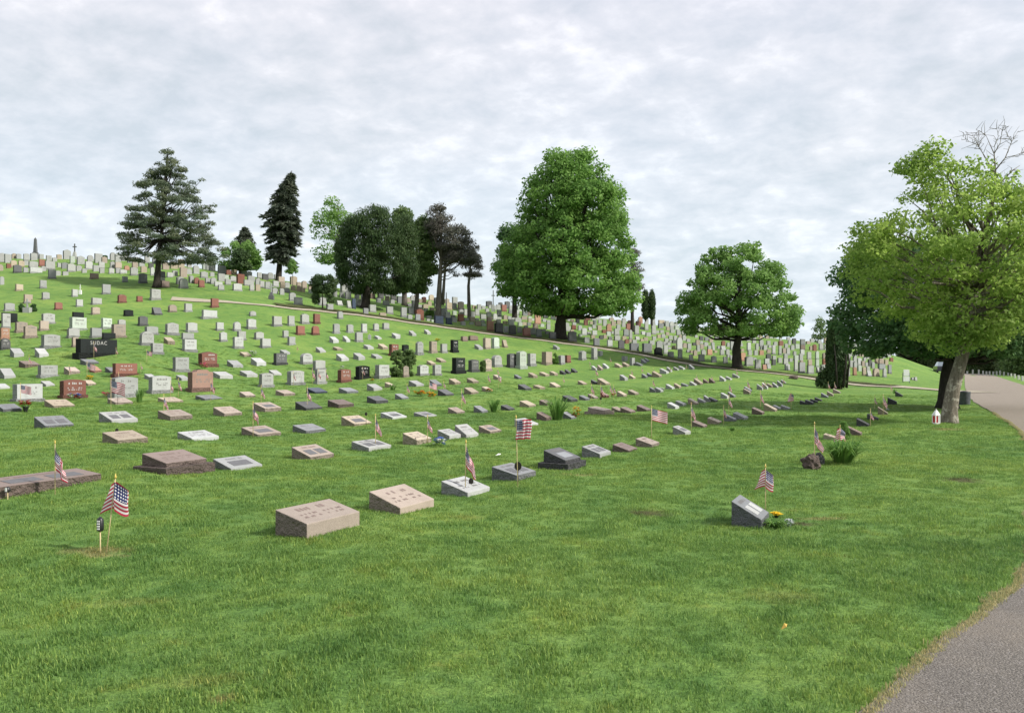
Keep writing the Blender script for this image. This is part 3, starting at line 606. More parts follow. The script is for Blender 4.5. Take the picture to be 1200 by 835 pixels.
def marker(x0,x1,y0,y1,c,opt='',Hb=None,Hf=None,L=None,T=None,ratio=.58):
    px=(x0+x1)/2; w=x1-x0; h=y1-y0; Dn=depth(px,y1); az=A0+random.uniform(-2.5,2.5)
    D=Dn+.3; L=L or min(1.6,max(.35,solve_L(px,w,D,ratio,az))); T=T or min(.55,max(.3,L*ratio))
    ey=abs(L*math.cos(R(az)))+abs(T*math.sin(R(az))); D=Dn+ey*.42; x,_,z=at(px,y1,D)
    eh=max(.4,EYE-z)
    if Hb is None:
        Hb=max(.09,min(.38,(h-ey*eh/(D*D)*1000*.95)*D/1000))
    if Hf is None: Hf=Hb*random.uniform(.22,.42)
    loc=(x,D,z); rz=R(90-az); near=D<30
    root=empty('grave_marker',loc,rz) if near else None
    mb=MB(); g=.15; b0=0
    if 'B' in opt:
        bb=MB(); bb.box(0,0,-.03,L,T*1.25,.2+.06); bb.build('base',STR[c],root,bevel=.008); b0=.1; L*=.82; T*=.92
    sk=.006
    prof=[(-T/2,-g),(T/2,-g),(T/2,b0+Hb),(-T/2,b0+Hf)]   # y,z section
    vs=[(-L/2,y,zz) for y,zz in prof]+[(L/2,y,zz) for y,zz in prof]
    mb.add(vs,[(0,1,2,3)],1); mb.add(vs,[(7,6,5,4)],1); mb.add(vs,[(1,5,6,2)],1); mb.add(vs,[(3,2,6,7)],0); mb.add(vs,[(0,3,7,4)],0 if D>12 or c=='w' else 1)
    # weld duplicated corners so the bevel works
    mb2=MB(); mb2.v=vs; mb2.f=[[0,3,2,1],[4,5,6,7],[1,2,6,5],[2,3,7,6],[0,4,7,3]]; mb2.m=[1,1,1,0,(0 if ('S' in opt or c in 'wl') else 1)]; mb2.sm=[False]*5
    # rough pitched ends: subdivide and push the end faces of the nearest stones about
    if near:
        nrm=Vector((0,-(Hb-Hf),T)).normalized(); tan=Vector((0,T,Hb-Hf)).normalized(); SL=math.hypot(T,Hb-Hf); o0=Vector((0,-T/2,b0+Hf))
        def P(xx,s,l): return Vector((xx,0,0))+o0+tan*(s*SL)+nrm*l
        def patch(m,xa,xb,sa,sb,l,mi=0):
            m.add([P(xa,sa,l),P(xb,sa,l),P(xb,sb,l),P(xa,sb,l)],[(0,1,2,3)],mi)
        rr=random.Random(int(px*7+y1)); dark='2' in opt or '1' in opt
        if dark:
            spans=[(-.36,-.05),(.05,.36)] if '2' in opt else [(-.3,.3)]
            for k,(a,b) in enumerate(spans):
                q=MB(); s0,s1=(.18,.6)
                # a shallow sunk panel: thin frame block 3 mm proud with dark face
                xs_,xe_=a*L,b*L
                vs_=[P(xs_,s0,.0),P(xe_,s0,.0),P(xe_,s1,.0),P(xs_,s1,.0),P(xs_,s0,.004),P(xe_,s0,.004),P(xe_,s1,.004),P(xs_,s1,.004)]
                q.add(vs_,[(4,5,6,7),(0,1,5,4),(1,2,6,5),(2,3,7,6),(3,0,4,7)]); q.build('inscription_panel',STM['w'] if px>850 and c=='g' else STM['g'] if c in 'dk' else M['panel'],root)
            glyph_rows(mb2,-.32*L,.32*L,[.74],.055*min(1,T/.35),lambda m,xa,xb,s,hh: patch(m,xa,xb,s,s+hh/SL,.0025,2),rr)
        else:
            hh=.05*min(1,T/.35); lx=mb2
            glyph_rows(lx,-.28*L,.28*L,[.66],hh*1.3,lambda m,xa,xb,s,q: patch(m,xa,xb,s,s+q/SL,.0025,2),rr)
            glyph_rows(lx,-.38*L,-.04*L,[.42,.26],hh*.7,lambda m,xa,xb,s,q: patch(m,xa,xb,s,s+q/SL,.0025,2),rr,.6)
            glyph_rows(lx,.04*L,.38*L,[.42,.26],hh*.7,lambda m,xa,xb,s,q: patch(m,xa,xb,s,s+q/SL,.0025,2),rr,.6)
        mb2.build('stone',[STM[c],STR[c],M['engsoft'] if c in 'ptb' else M['engrave']],root,bevel=.008 if D<20 else .005)
        ob=root
    else:
        ob=mb2.build('grave_marker',[STM[c],STR[c]],None,loc,rz)
    ITEMS.append(dict(o=ob,k='m',px=px,py=y1,x=x,y=D,w=w,h=h,c=c,L=L,opt=opt)); return ob
def head_prof(L,H,kind):
    a=L/2
    if kind=='flat': return [(-a,0),(a,0),(a,H),(-a,H)]
    if kind=='serp':
        pts=[(-a,0),(a,0)]; 
        for i in range(9):
            t=i/8; xx=a-2*a*t; pts.append((xx,H*(.9+.1*math.sin(math.pi*t)**1.0)))
        return pts
    if kind=='round':
        pts=[(-a,0),(a,0)]; rr=min(a,H*.45)
        for i in range(11):
            t=math.pi*i/10; pts.append((a*math.cos(t),H-rr+rr*math.sin(t)))
        return pts
    if kind=='gable': return [(-a,0),(a,0),(a,H*.84),(0,H),(-a,H*.84)]
    if kind=='ogee': return [(-a,0),(a,0),(a,H*.86),(a*.62,H*.9),(a*.45,H),(-a*.45,H),(-a*.62,H*.9),(-a,H*.86)]
STUFF=[]   # small far stones gathered into one object
def head_mesh(mb,L,T,H,kind,mi=0,mr=1,slant=0,zb=0,M3=None):
    pr=[(x,z+zb) for x,z in head_prof(L,H,kind)]; n=len(pr)
    f=[(x,-T/2+slant*(z-zb)/H,z) for x,z in pr]; b=[(x,T/2,z) for x,z in pr]
    f=[(x,y,z if z>zb+.001 else -.2 if zb==0 else zb-.002) for x,y,z in f]; b=[(x,y,z if z>zb+.001 else -.2 if zb==0 else zb-.002) for x,y,z in b]
    vs=f+b; fs=[tuple(range(n)),tuple(range(2*n-1,n-1,-1))]+[(i+1 if i+1<n else 0,i,i+n,(i+1)%n+n) for i in range(n)]
    mis=[mi,mr]+[mr]*n
    if M3: vs=[tuple(M3@Vector(v)) for v in vs]
    bse=len(mb.v); mb.v+=vs
    for q,m in zip(fs,mis): mb.f.append([bse+i for i in q]); mb.m.append(m); mb.sm.append(False)
SUDAC=None
def headstone(x0,x1,y0,y1,c,opt='',far=None):
    px=(x0+x1)/2; w=x1-x0; h=y1-y0; D=depth(px,y1); az=axis_az(px,y1,D)+random.uniform(-3,3)
    slant='s' in opt; ratio=.5 if slant else (.2 if w/h>1.5 else .32)
    D+=.12; L=max(.3,min(2.4,(1.17 if D<D_path(px) else 1.04)*solve_L(px,w,D,ratio,az))); T=min(.55,max(.16,L*ratio)); H=max(.2,h*D/1000-(.03 if D>40 else .08))
    x,_,z=at(px,y1,D)
    rr=random.Random(int(px*13+y1*7))
    kind='flat'
    for k in ('serp','round','gable','ogee'):
        if k[0] in opt.replace('s','') : kind=k
    if 'v' in opt: kind='serp'
    if opt=='' : kind=rr.choice(['flat','flat','serp','serp','round','ogee','flat','gable'])
    return dict(k='h',px=px,py=y1,x=x,y=D,z=z,w=w,h=h,c=c,L=L,T=T,H=H,kind=kind,slant=slant,az=az,opt=opt,size=w*h)
HEADS=[]
def build_head(q, single=True):
    c=q['c']; loc=(q['x'],q['y'],q['z']); rz=R(90-q['az']); L,T,H=q['L'],q['T'],q['H']; sl=T*.5 if q['slant'] else 0
    detail=q['h']>9 and q['y']<62; rr=random.Random(int(q['px']*5))
    if detail:
        root=empty('headstone',loc,rz); hb=min(.2,H*.18); m=MB()
        bb=MB(); bb.box(0,0,hb/2-.12,L*1.08,T*1.05,hb+.24); bb.build('base',STR[c],root,bevel=.006)
        l2=L*.95; head_mesh(m,l2,T*.78,H-hb,q['kind'],slant=sl,zb=hb)
        if q['h']>12:
            lx=m; fy=-T*.39
            def place(mm,xa,xb,s,hh):
                y=fy+sl*(s*(H-hb))/(H-hb)-.003; y2=fy+sl*(s*(H-hb)+hh)/(H-hb)-.003; z0=hb+s*(H-hb)
                mm.add([(xa,y,z0),(xb,y,z0),(xb,y2,z0+hh),(xa,y2,z0+hh)],[(0,1,2,3)],2)
            if 'N' in q['opt']:
                cv=bpy.data.curves.new('family_name','FONT'); cv.body='SUDAC'; cv.size=.235; cv.extrude=.004; cv.align_x='CENTER'; cv.space_character=1.25
                to=bpy.data.objects.new('family_name',cv); COL.objects.link(to); bpy.context.view_layer.update(); tme=bpy.data.meshes.new_from_object(to); bpy.data.objects.remove(to)
                m.add([(v.co.x-.03,fy-.004-v.co.z,hb+(H-hb)*.60+v.co.y) for v in tme.vertices],[tuple(p.vertices) for p in tme.polygons],2)
            else:
                glyph_rows(lx,-l2*.3,l2*.3,[.68],min(.09,H*.12),place,rr); glyph_rows(lx,-l2*.34,-l2*.03,[.42,.3],min(.05,H*.07),place,rr,.6); glyph_rows(lx,l2*.05,l2*.34,[.42,.3],min(.05,H*.07),place,rr,.6)
        m.build('tablet',[STM[c],STR[c],M['engl'] if c in 'krdo' else M['engrave']],root,bevel=.006)
        ob=root
    else:
        m=MB(); hb=min(.16,H*.16)
        m.box(0,0,hb/2-.12,L,T,hb+.24,1); head_mesh(m,L*.93,T*.8,H-hb,q['kind'],slant=sl,zb=hb)
        ob=m.build('headstone',[STM[c],STR[c]],None,loc,rz)
    q['o']=ob; ITEMS.append(q); return ob
MARK="""
330 417 588 630 p S|436 507 570 602 p S|519 573 560 582 w S|577 628 542 564 g 2|-6 102 553 584 b 2|160 250 533 557 b B|250 308 532 551 w 1|342 392 519 539 p 2|412 459 514 529 w 2|
472 506 505 521 t |513 540 502 515 w|533 561 496 513 w|561 588 497 508 p 1|603 631 489 500 w|630 645 482 493 b|660 674 482 491 g|687 718 479 486 p B|717 732 476 483 t|727 745 476 484 b|746 763 474 482 b|
634 684 530 551 d B1|682 716 520 537 w 2|718 747 518 530 b|745 773 511 524 p|789 809 498 510 w 1|811 829 492 501 b|829 846 488 497 t|851 861 485 494 g|859 877 482 492 w|881 896 477 486 b|895 911 472 482 t|906 917 474 480 w|915 926 474 480 w|
938 946 469 474 d|944 953 468 474 d|951 957 467 472 d|955 963 465 470 d|962 971 460 466 g|969 977 458 464 p|976 985 455 461 p|
970 979 507 516 t|995 1008 499 511 b|1004 1019 489 500 d|1017 1029 484 492 d|1030 1039 476 486 p|1040 1051 465 474 d|1049 1058 458 465 d|
782 796 471 479 w|792 804 469 476 w|806 819 466 474 t|818 827 466 472 w|826 833 463 471 w|831 841 465 471 d|845 854 460 467 w|853 862 459 466 g|871 880 455 462 p|872 881 453 459 g|887 894 450 457 w|893 900 448 456 w|899 905 449 454 p|905 912 448 454 w|911 917 446 453 w|915 921 445 449 w|
40 87 486 502 g 2|120 174 503 520 t|208 257 503 517 w|283 330 498 512 p 1|343 382 496 508 g|400 436 486 499 t 1|446 477 482 491 w 1|485 512 482 489 w 1|525 545 477 485 p|556 571 475 484 g|587 603 474 481 d|609 628 469 477 t|632 648 468 475 b|659 677 463 471 d|679 691 463 469 g|689 701 461 467 p|704 713 459 466 r|723 735 458 465 t|736 749 457 463 t|
762 769 454 460 g|768 777 454 460 w|780 791 450 456 w|790 798 449 455 t|798 807 449 453 g|808 817 447 452 w|813 824 443 451 t|824 831 444 449 b|831 838 443 449 b|843 851 441 447 w|850 858 441 445 w|858 867 438 443 w|
116 162 481 496 w 2|185 226 480 493 p|52 88 468 478 t|-5 26 473 483 g|126 156 466 474 p|185 215 465 472 t|229 261 463 469 g|250 284 476 488 p|297 330 471 483 p 1|346 378 470 481 d|384 415 468 478 b|430 455 464 473 d|463 479 461 468 g|513 532 456 464 d|544 561 454 462 t|565 577 453 459 t|607 623 450 457 d|625 639 451 456 t|644 657 448 454 t|677 688 446 451 t|693 700 445 450 d|700 715 443 451 t|726 736 439 446 w|737 745 439 444 t|752 759 438 443 g|758 765 437 441 g|764 776 435 442 t|773 784 432 438 w|781 788 430 436 w|789 796 430 434 w|795 803 429 433 w|807 814 427 433 g|
100 110 446 452 t|49 63 447 453 w|-2 8 450 456 w|22 47 424 431 b|75 94 431 439 p|94 116 422 428 g|106 118 430 437 o|127 134 431 437 g|172 181 439 445 w|207 221 440 446 w|266 285 423 431 w|281 295 414 419 t|328 340 411 416 w|315 330 434 440 w|249 273 436 444 w|281 302 435 442 w|281 299 459 466 p|323 346 457 464 p|359 384 454 461 n|397 420 454 461 g|430 448 450 458 w|452 461 448 454 t|
394 409 415 424 w|414 428 413 422 w|435 448 416 421 w|443 455 404 410 t|426 438 405 410 w|370 382 408 414 w|390 402 407 411 t|386 397 394 402 w|402 410 394 401 w|439 447 394 398 w|479 497 446 453 w|503 518 445 453 g|526 540 444 451 t|547 561 443 449 t|578 588 439 445 p|603 611 439 444 g|619 630 437 443 t|632 644 436 441 t|644 654 435 440 t|656 663 434 439 d|662 669 433 438 d|669 677 432 437 d|500 511 423 428 t|511 523 420 425 t|556 566 403 410 w|459 469 390 397 w|479 488 388 394 w|497 505 385 392 w|192 205 396 404 t|
720 730 426 431 t|729 738 425 430 t|744 754 425 429 g|751 758 421 426 g|755 761 420 424 g|693 701 429 434 w|700 707 428 434 p|706 714 426 432 w|648 656 405 410 w|0 18 426 444 w|12 28 409 419 w|41 57 409 419 w|294 312 418 429 w"""
HEADT="""
130 161 439 466 w v|71 100 442 467 r v|16 49 447 471 w|45 67 426 442 w|49 70 392 409 w v|91 136 396 418 k fN|85 91 395 407 p|120 135 390 398 k f|133 160 424 441 r f|164 180 388 405 w|170 185 382 392 w|177 191 402 415 w|
214 230 398 413 w|213 227 390 398 w|203 221 417 436 w f|233 254 412 430 r g|221 249 431 459 m o|175 200 438 461 w v|321 336 414 428 d f|352 366 414 427 w|367 381 422 434 w|369 382 432 450 w f|337 356 432 451 w v|304 320 435 454 w|396 411 432 448 r v|417 433 428 444 k v|440 456 427 443 w f|416 425 389 401 w|471 479 428 442 p g|489 502 427 440 w|507 517 427 440 w f|530 545 419 438 k f|549 561 421 436 d v|566 576 420 435 p|576 588 416 430 w|594 606 414 431 d v|605 617 411 432 l v|618 628 414 429 w f|635 647 412 427 p|654 662 416 427 w|662 669 416 425 r f|
487 496 400 416 w|503 512 400 414 p|516 524 403 414 w f|528 537 398 413 k f|456 467 403 417 r f|471 479 404 412 k|566 575 396 409 p f|576 585 395 408 l|588 595 398 407 t s|460 469 391 396 w|406 414 380 390 w|423 430 379 390 w f|437 444 379 388 w|448 456 378 386 w|390 398 379 391 w|540 548 394 400 b|549 560 393 399 b|
247 256 350 361 r|216 225 356 366 w f|237 254 364 374 w f|292 300 365 371 w|289 300 374 386 w|273 282 377 388 w|253 262 378 388 w|218 231 378 390 w|194 209 378 393 w|257 266 389 401 w|278 288 388 399 w|273 285 395 409 w f|298 309 389 398 w|305 317 397 408 w|319 330 371 383 w|337 345 370 382 w|352 362 368 380 w|367 375 368 380 r|347 357 382 393 r f|365 374 382 393 r|331 338 387 396 w|337 346 395 405 w f|344 355 348 357 w f|338 347 343 353 w|395 402 365 374 w|382 391 356 364 w|394 402 352 358 w s|372 383 348 358 w g|406 412 352 361 w s|417 425 351 359 w f|412 417 350 362 n f|432 441 357 366 w f|425 432 361 369 g|
482 489 352 362 w f|452 461 359 368 w f|448 457 352 358 w|444 453 366 371 t|469 477 360 372 w|486 497 362 375 r|486 493 368 376 g f|508 520 370 380 n f|516 523 361 372 w|521 528 365 374 w|522 530 372 380 n f|522 530 354 363 t|536 544 353 363 p|495 502 356 361 t|509 515 356 362 w|530 535 364 369 l|536 544 368 377 r f|543 549 362 370 w f|548 557 365 374 w f|556 562 362 370 w f|550 557 371 377 t|562 570 368 374 w|556 564 376 382 t|570 579 376 388 o|579 590 378 391 k v|590 596 382 390 w f|596 605 381 392 d v|606 612 383 390 w|612 622 384 394 r v|621 628 384 392 w|628 635 385 395 g f|577 583 367 375 w|582 588 363 371 w f|570 576 365 371 w|564 569 358 362 w|576 582 358 363 w|587 594 357 365 r|595 603 374 381 w f|603 611 372 377 w|611 617 377 381 t|602 609 363 369 w|617 624 364 370 b|626 634 368 380 o|624 631 379 385 p|
569 577 349 356 d v|584 589 350 357 d v|591 598 348 357 d v|502 509 345 352 t|485 491 345 352 b|442 450 342 350 d f|457 465 342 352 d f|414 422 335 344 r|398 412 330 343 w v|433 440 343 350 b|
643 652 389 398 d|665 676 388 401 d|684 691 395 402 w f|695 703 396 406 g f|711 718 398 406 w f|724 732 398 410 d|719 727 393 399 w|737 749 402 412 g f|752 764 402 413 g f|681 688 384 393 w|677 682 381 387 w|684 689 374 381 r|685 692 369 375 r|695 699 375 381 w|706 711 374 382 w|710 717 379 389 o r|693 700 387 393 w|719 726 385 393 w|722 727 380 387 w|730 737 385 394 g|733 740 379 387 r|735 740 375 381 r|737 741 386 398 w|743 749 381 392 w|745 751 376 382 r|755 760 376 387 w|748 753 362 370 o|756 760 367 373 w|747 752 369 374 w|693 697 366 371 p|662 669 382 388 w|661 667 378 383 w|640 645 379 386 w|650 654 378 390 w|744 750 394 398 w s|751 757 388 392 w s|689 694 383 387 w s|
678 687 411 422 w|693 700 407 421 w|701 706 411 417 w|729 735 417 423 w|738 744 419 428 w|
766 777 407 417 k r|768 777 399 410 w|777 783 404 415 w f|782 790 412 419 g|760 764 402 410 p|760 767 399 404 w|763 769 381 392 w|792 800 395 410 w|792 798 386 393 w f|789 793 393 399 w|799 804 391 399 w f|794 800 409 421 w|807 813 415 423 w s|805 810 402 409 w f|812 817 410 417 p|815 820 398 405 p|816 820 404 412 w|818 826 415 424 g|828 835 409 416 o f|833 840 417 425 g|834 838 404 410 w s|843 849 409 416 w|850 855 409 416 w|847 853 418 426 w f|845 850 399 405 r|844 851 405 410 w s|855 861 398 410 w|855 860 416 422 w s|858 862 419 427 d f|762 768 370 377 w|771 779 370 377 t|779 784 371 378 w|784 790 375 382 w|789 794 371 378 w|
867 874 413 423 o|872 883 417 429 w g|875 880 401 411 w|884 892 421 432 w f|893 899 427 433 o s|895 902 420 427 w|897 904 414 422 d|898 904 426 432 w s|904 909 421 428 d|918 923 414 421 w|917 924 420 427 w|919 926 426 434 w|930 935 421 435 w f|935 944 424 437 w f|936 941 414 422 w|937 943 409 416 w|945 954 428 438 w|946 952 421 429 p|945 951 412 421 w|955 960 411 421 l|955 960 421 430 l|963 971 420 429 r|956 964 430 437 w s|961 968 427 435 w|963 970 413 420 p|904 909 404 415 w|912 916 405 416 w|921 926 407 416 w|929 933 411 416 w|926 931 404 410 w|937 944 404 410 b|952 957 403 411 r|959 965 402 410 w|965 971 403 410 w|876 881 410 416 w|883 888 410 416 w|889 895 410 416 o|885 889 402 410 w|889 895 398 406 w|875 880 402 410 w|894 899 404 410 w|898 903 399 404 w|906 911 400 405 w|881 886 394 402 w|889 894 391 397 t|912 918 399 405 r|906 910 391 396 w|913 916 391 399 w|923 927 398 404 w|928 933 396 403 d|937 944 397 404 g|
995 1000 422 430 w|1004 1010 419 428 w|999 1004 430 440 o|992 996 430 441 w|1010 1015 430 440 t|1015 1022 434 441 w s|1022 1031 431 441 p|1034 1039 431 442 w|1028 1038 426 433 g|1029 1036 419 427 p|1025 1030 420 426 t|1036 1041 421 428 t|1040 1045 427 438 g|1013 1017 424 429 w|1011 1015 418 423 w|
12 20 305 313 t|15 26 310 320 d|21 29 305 313 t|33 45 306 314 w|34 50 313 320 w|45 53 304 312 r|52 65 306 316 w|78 89 309 319 w|67 73 308 313 w|56 66 316 327 g|65 71 317 323 w|73 80 318 323 w|99 109 306 316 w|105 116 320 327 b|27 35 297 306 w v|46 55 328 338 w f|18 27 333 341 t f|49 58 342 351 w|28 36 345 356 p|84 91 339 348 w f|0 4 324 334 w|119 130 333 345 w f|138 148 345 355 r|160 167 347 354 r|176 188 339 352 w|145 156 363 371 k|178 190 360 369 d s|197 207 357 366 p|162 173 370 382 d|107 119 349 357 w f|107 117 360 369 p|162 173 320 332 g v|152 162 313 323 w|140 149 316 321 w|143 150 324 331 g|134 143 307 315 p|145 152 311 317 o|115 123 307 315 w|127 134 314 321 w|186 194 325 333 w|187 194 318 326 k f|188 199 329 337 b|176 181 313 323 w|195 203 319 325 w|206 216 324 333 w|209 221 326 338 w|221 226 323 331 w|222 227 323 332 w|227 234 325 333 r|232 240 328 337 r|234 244 318 326 w|246 254 325 333 w|251 261 330 336 w|255 263 333 340 w|263 271 327 334 w|269 277 323 330 w|272 284 332 341 w v|285 298 328 335 w|289 299 323 330 w|292 298 333 341 w|301 307 319 326 w|304 310 329 337 w|310 317 330 339 w|313 321 319 327 w|321 327 319 326 w|319 327 329 336 w f|325 334 324 331 p|328 334 331 338 t|332 340 337 343 g|353 360 329 338 p|361 367 332 340 p|369 375 337 343 w|
11 32 372 0 x|2 12 367 386 w|20 39 0 0 x|5 17 355 365 w|2 20 367 379 k f|64 73 354 363 r|85 98 366 374 k f|89 97 351 360 w f|82 101 372 388 l f|79 93 384 396 w|106 119 384 396 w f|119 131 373 386 l f|107 119 0 0 x|138 147 374 381 w|131 147 380 396 p f|0 11 384 398 o|0 12 395 410 d|18 32 377 390 p|28 43 381 397 p|49 64 367 380 w v|46 57 376 388 p f|30 38 345 352 p|"""
def parse(t):
    for it in t.replace('\n','').split('|'):
        p=it.split()
        if len(p)<5 or p[4]=='x' or float(p[3])<=float(p[2]): continue
        yield float(p[0]),float(p[1]),float(p[2]),float(p[3]),p[4],(p[5] if len(p)>5 else '')
first=True
for a,b,c_,d,c,o in parse(MARK):
    kw={}
    if (a,b)==(330,417): kw=dict(Hb=.23,Hf=.13,L=.76,T=.38)
    if (a,b)==(436,507): kw=dict(Hb=.225,Hf=.075,L=.70,T=.40)
    if (a,b)==(519,573): kw=dict(Hb=.18,Hf=.06,L=.58,T=.38)
    if (a,b)==(577,628): kw=dict(Hb=.19,Hf=.09,L=.6,T=.4)
    if (a,b)==(-6,102): kw=dict(Hb=.16,Hf=.11,L=1.35,T=.45)
    marker(a,b,c_,d,c,o,**kw)
for it in parse(HEADT): HEADS.append(headstone(*it))
# dense far rows: fill the gaps the same way the rows run
taken=[(q['px'],q['py']-q['h']/2,q['w'],q['h']) for q in HEADS]
def free(px,py,w,h,pad=.8):
    return all(abs(px-a)>(w+c)/2*pad or abs(py-h/2-b)>(h+d)/2*pad for a,b,c,d in taken)
FILL=[]
rr=random.Random(5)
def fill(n,x0,x1,top,bot,ws,cols='wwwwwwwwwlgptrtwpd',hk=(.9,1.35)):
    k=0;tr=0
    while k<n and tr<n*30:
        tr+=1; px=rr.uniform(x0,x1); py=rr.uniform(top(px),bot(px)); w=rr.uniform(*ws); h=w*rr.uniform(*hk)
        if not free(px,py,w,h): continue
        taken.append((px,py-h/2,w,h)); q=headstone(px-w/2,px+w/2,py-h,py,rr.choice(cols)); q['fill']=1; FILL.append(q); k+=1
crest=lambda px: float(np.interp(px,[0,150,250,400,550,700,860,985,1045],[302,305,316,341,358,374,390,404,415]))
fill(95,0,345,crest,lambda p:crest(p)+17,(5.5,9.5))
fill(45,345,470,crest,lambda p:crest(p)+9,(5,8))
fill(75,440,640,crest,lambda p:crest(p)+6,(4.5,7.5))
fill(60,480,640,lambda p:crest(p)+8,lambda p:crest(p)+24,(4.5,7),cols='wwwwtlpg',hk=(.5,1.1))
fill(70,600,800,crest,lambda p:float(np.interp(p,[600,800],[388,412])),(4.2,6.6),hk=(.7,1.15))
fill(85,770,985,crest,lambda p:float(np.interp(p,[770,985],[410,437])),(4,6),hk=(.7,1.25))
fill(45,985,1045,crest,lambda p:436,(4,6.2),hk=(1,1.9))
allh=HEADS+FILL
for q in allh: q['area']=q['w']*q['h']*(1.0 if q in HEADS else .35)
allh.sort(key=lambda q:-q['area'])
for q in allh[:300]: build_head(q)
sm=MB(); keys=list(STC); mats=[]
for k in keys: mats+=[STM[k],STR[k]]
for q in allh[300:]:
    Mx=Matrix.Translation((q['x'],q['y'],q['z']))@Matrix.Rotation(R(90-q['az']),4,'Z'); mi=keys.index(q['c'])*2
    head_mesh(sm,q['L'],q['T'],q['H'],q['kind'],mi,mi+1,slant=q['T']*.5 if q['slant'] else 0,M3=Mx)
so=sm.build('distant_headstones',mats); tag(so,'hundreds of tiny far-off headstones crowding the hillside up to the skyline','headstones',kind='stuff')

# ------------------------------------------------------------------ flags
FLAGS=[]
def flag_cloth(kind, s, seed):
    """small stick flag: grid with UVs. s = size factor (1 = 0.30 m hoist)"""
    rr=random.Random(seed); nu,nv=18,12; V=[];UV=[]; ph=rr.uniform(0,6); side=1
    for i in range(nu+1):
        for j in range(nv+1):
            u=i/nu; v=j/nv
            if kind=='limp':
                x=u*.105+.03*math.sin(v*2.5)*u; z=-v*.26*(1-.28*u)-u*.27*(1-.1*v); y=.035*math.sin(u*9+v*2+ph)*u**.5+.012*math.sin(v*9)
            elif kind=='wave':
                x=u*.37*(1-.05*v)+.02*v; z=-v*.27-u*.10*(1+.2*math.sin(ph)); y=.035*math.sin(u*7+ph+v)*u
            elif kind=='square':
                x=u*.22+.01*math.sin(v*5); z=-v*.29+u*.015; y=.05*math.sin(u*14+ph)*u**.5
            elif kind=='both':
                f=u*2.0; x=(.115*math.sin(min(f,1)*1.57) if f<1 else .115-.26*(f-1)*(.6+.4*v)); z=-v*(.25+.05*math.sin(u*5+ph))*(1-.3*abs(x)/.15)-abs(x)*.75-.05*u*v; y=-.03+.07*u+.012*math.sin(v*8+ph)
            V.append((x*s,y*s,z*s)); UV.append((u,v))
    F=[(i*(nv+1)+j,(i+1)*(nv+1)+j,(i+1)*(nv+1)+j+1,i*(nv+1)+j+1) for i in range(nu) for j in range(nv)]
    me=mesh_np('cloth',V,F,M['flag'],smooth=True); uvl=me.uv_layers.new(name='UVMap')
    li=np.zeros(len(me.loops),np.int32); me.loops.foreach_get('vertex_index',li); uvl.data.foreach_set('uv',np.array(UV,np.float32)[li].ravel()); return me
def flag(px,yb,yt,kind='limp',lean=0,D=None,ds=None,flip=False):
    if D is None: D=depth(px,yb)
    x,_,z=at(px,yb,D); Hh=(yb-yt)*D/1000; s=max(.55,min(1.15,Hh/.72)) if ds is None else ds
    if Hh<.55 and ds is None: s=max(.6,s)
    root=empty('stick_flag',(x,D,z)); ln=R(lean)
    mb=MB(); p1=(math.sin(ln)*Hh,0,Hh*math.cos(ln)); mb.tube([(0,0,-.1),p1],.005 if D<15 else .007,6); mb.build('stick',M['wood'],root)
    tp=MB(); tp.tube([p1,(p1[0]*1.01,0,p1[2]+.012),(p1[0]*1.02,0,p1[2]+.045)],[.009,.010,.001],6); tp.build('tip',M['gold'],root)
    o=link('cloth',flag_cloth(kind,s,int(px)),root); o.location=(p1[0]*.95,0,p1[2]-.03*s); 
    a=random.uniform(-.25,.25); o.rotation_euler=(0,0,a if not flip else math.pi+a)
    FLAGS.append(dict(o=root,px=px,py=yb,D=D,kind=kind,x=x,y=D)); return root
flag(123,649,561,'both',lean=8,ds=.92)
flag(64.5,580,520,'limp',ds=1.02); flag(545,580,519,'limp',lean=1,ds=1.0); flag(607,572,490,'square',lean=-1.5,ds=.88); flag(897,601,548,'both',ds=.78)
flag(954.5,548,497,'limp',ds=1.0); flag(982,528,500,'both',ds=.9,lean=5)
FL="""192 491 463 limp|296.5 512 472 limp|440 526 487 limp|501 519 488 limp|541 483 457 limp|763.5 514 477 wave|810 505 473 limp|848 498 476 limp|854 486 464 limp|891 481 458 limp|927 480 460 both|854.5 466 449 limp|876 462 445 limp|
24 474 450 wave|139 456 437 limp|130 484 444 wave|200 467 447 limp|209 466 444 limp|247 470 446 limp|306 476 452 limp|360 480 454 limp|34 431 417 limp|81 440 428 limp|102 444 424 wave|165 438 426 limp|172 424 410 wave|110 420 401 limp|
344 452 436 limp|366 452 432 limp|373 452 433 limp|425 445 431 limp|477 467 450 limp|503 465 447 wave|520 460 447 limp|572 454 438 limp|584 455 437 limp|660 452 442 limp|583 443 432 limp|693 470 450 limp|704 473 450 limp|715 468 450 limp|698 448 431 limp|
740 443 433 limp|765 458 444 limp|766 441 432 limp|785 437 429 limp|804 434 427 limp|816 449 439 limp|834 448 440 limp|863 443 433 limp|896 456 446 limp|893 457 448 limp|918 452 443 limp|970.6 460 448 limp|978 459 448 limp|985 456 446 both|988 456 447 limp|
1020 500 480 limp|1025 480 464 limp|1035 488 463 limp|1044 463 451 limp|719 468 452 limp|348 414 405 limp|382 452 434 limp|136 419 408 limp|94 344 333 limp|715 428 419 limp|691 431 423 limp|568 403 393 limp|752 440 430 limp|1037 482 466 limp"""
for it in FL.replace('\n','').split('|'):
    p=it.split(); 
    if float(p[0])!=94: flag(float(p[0]),float(p[1]),float(p[2]),p[3])
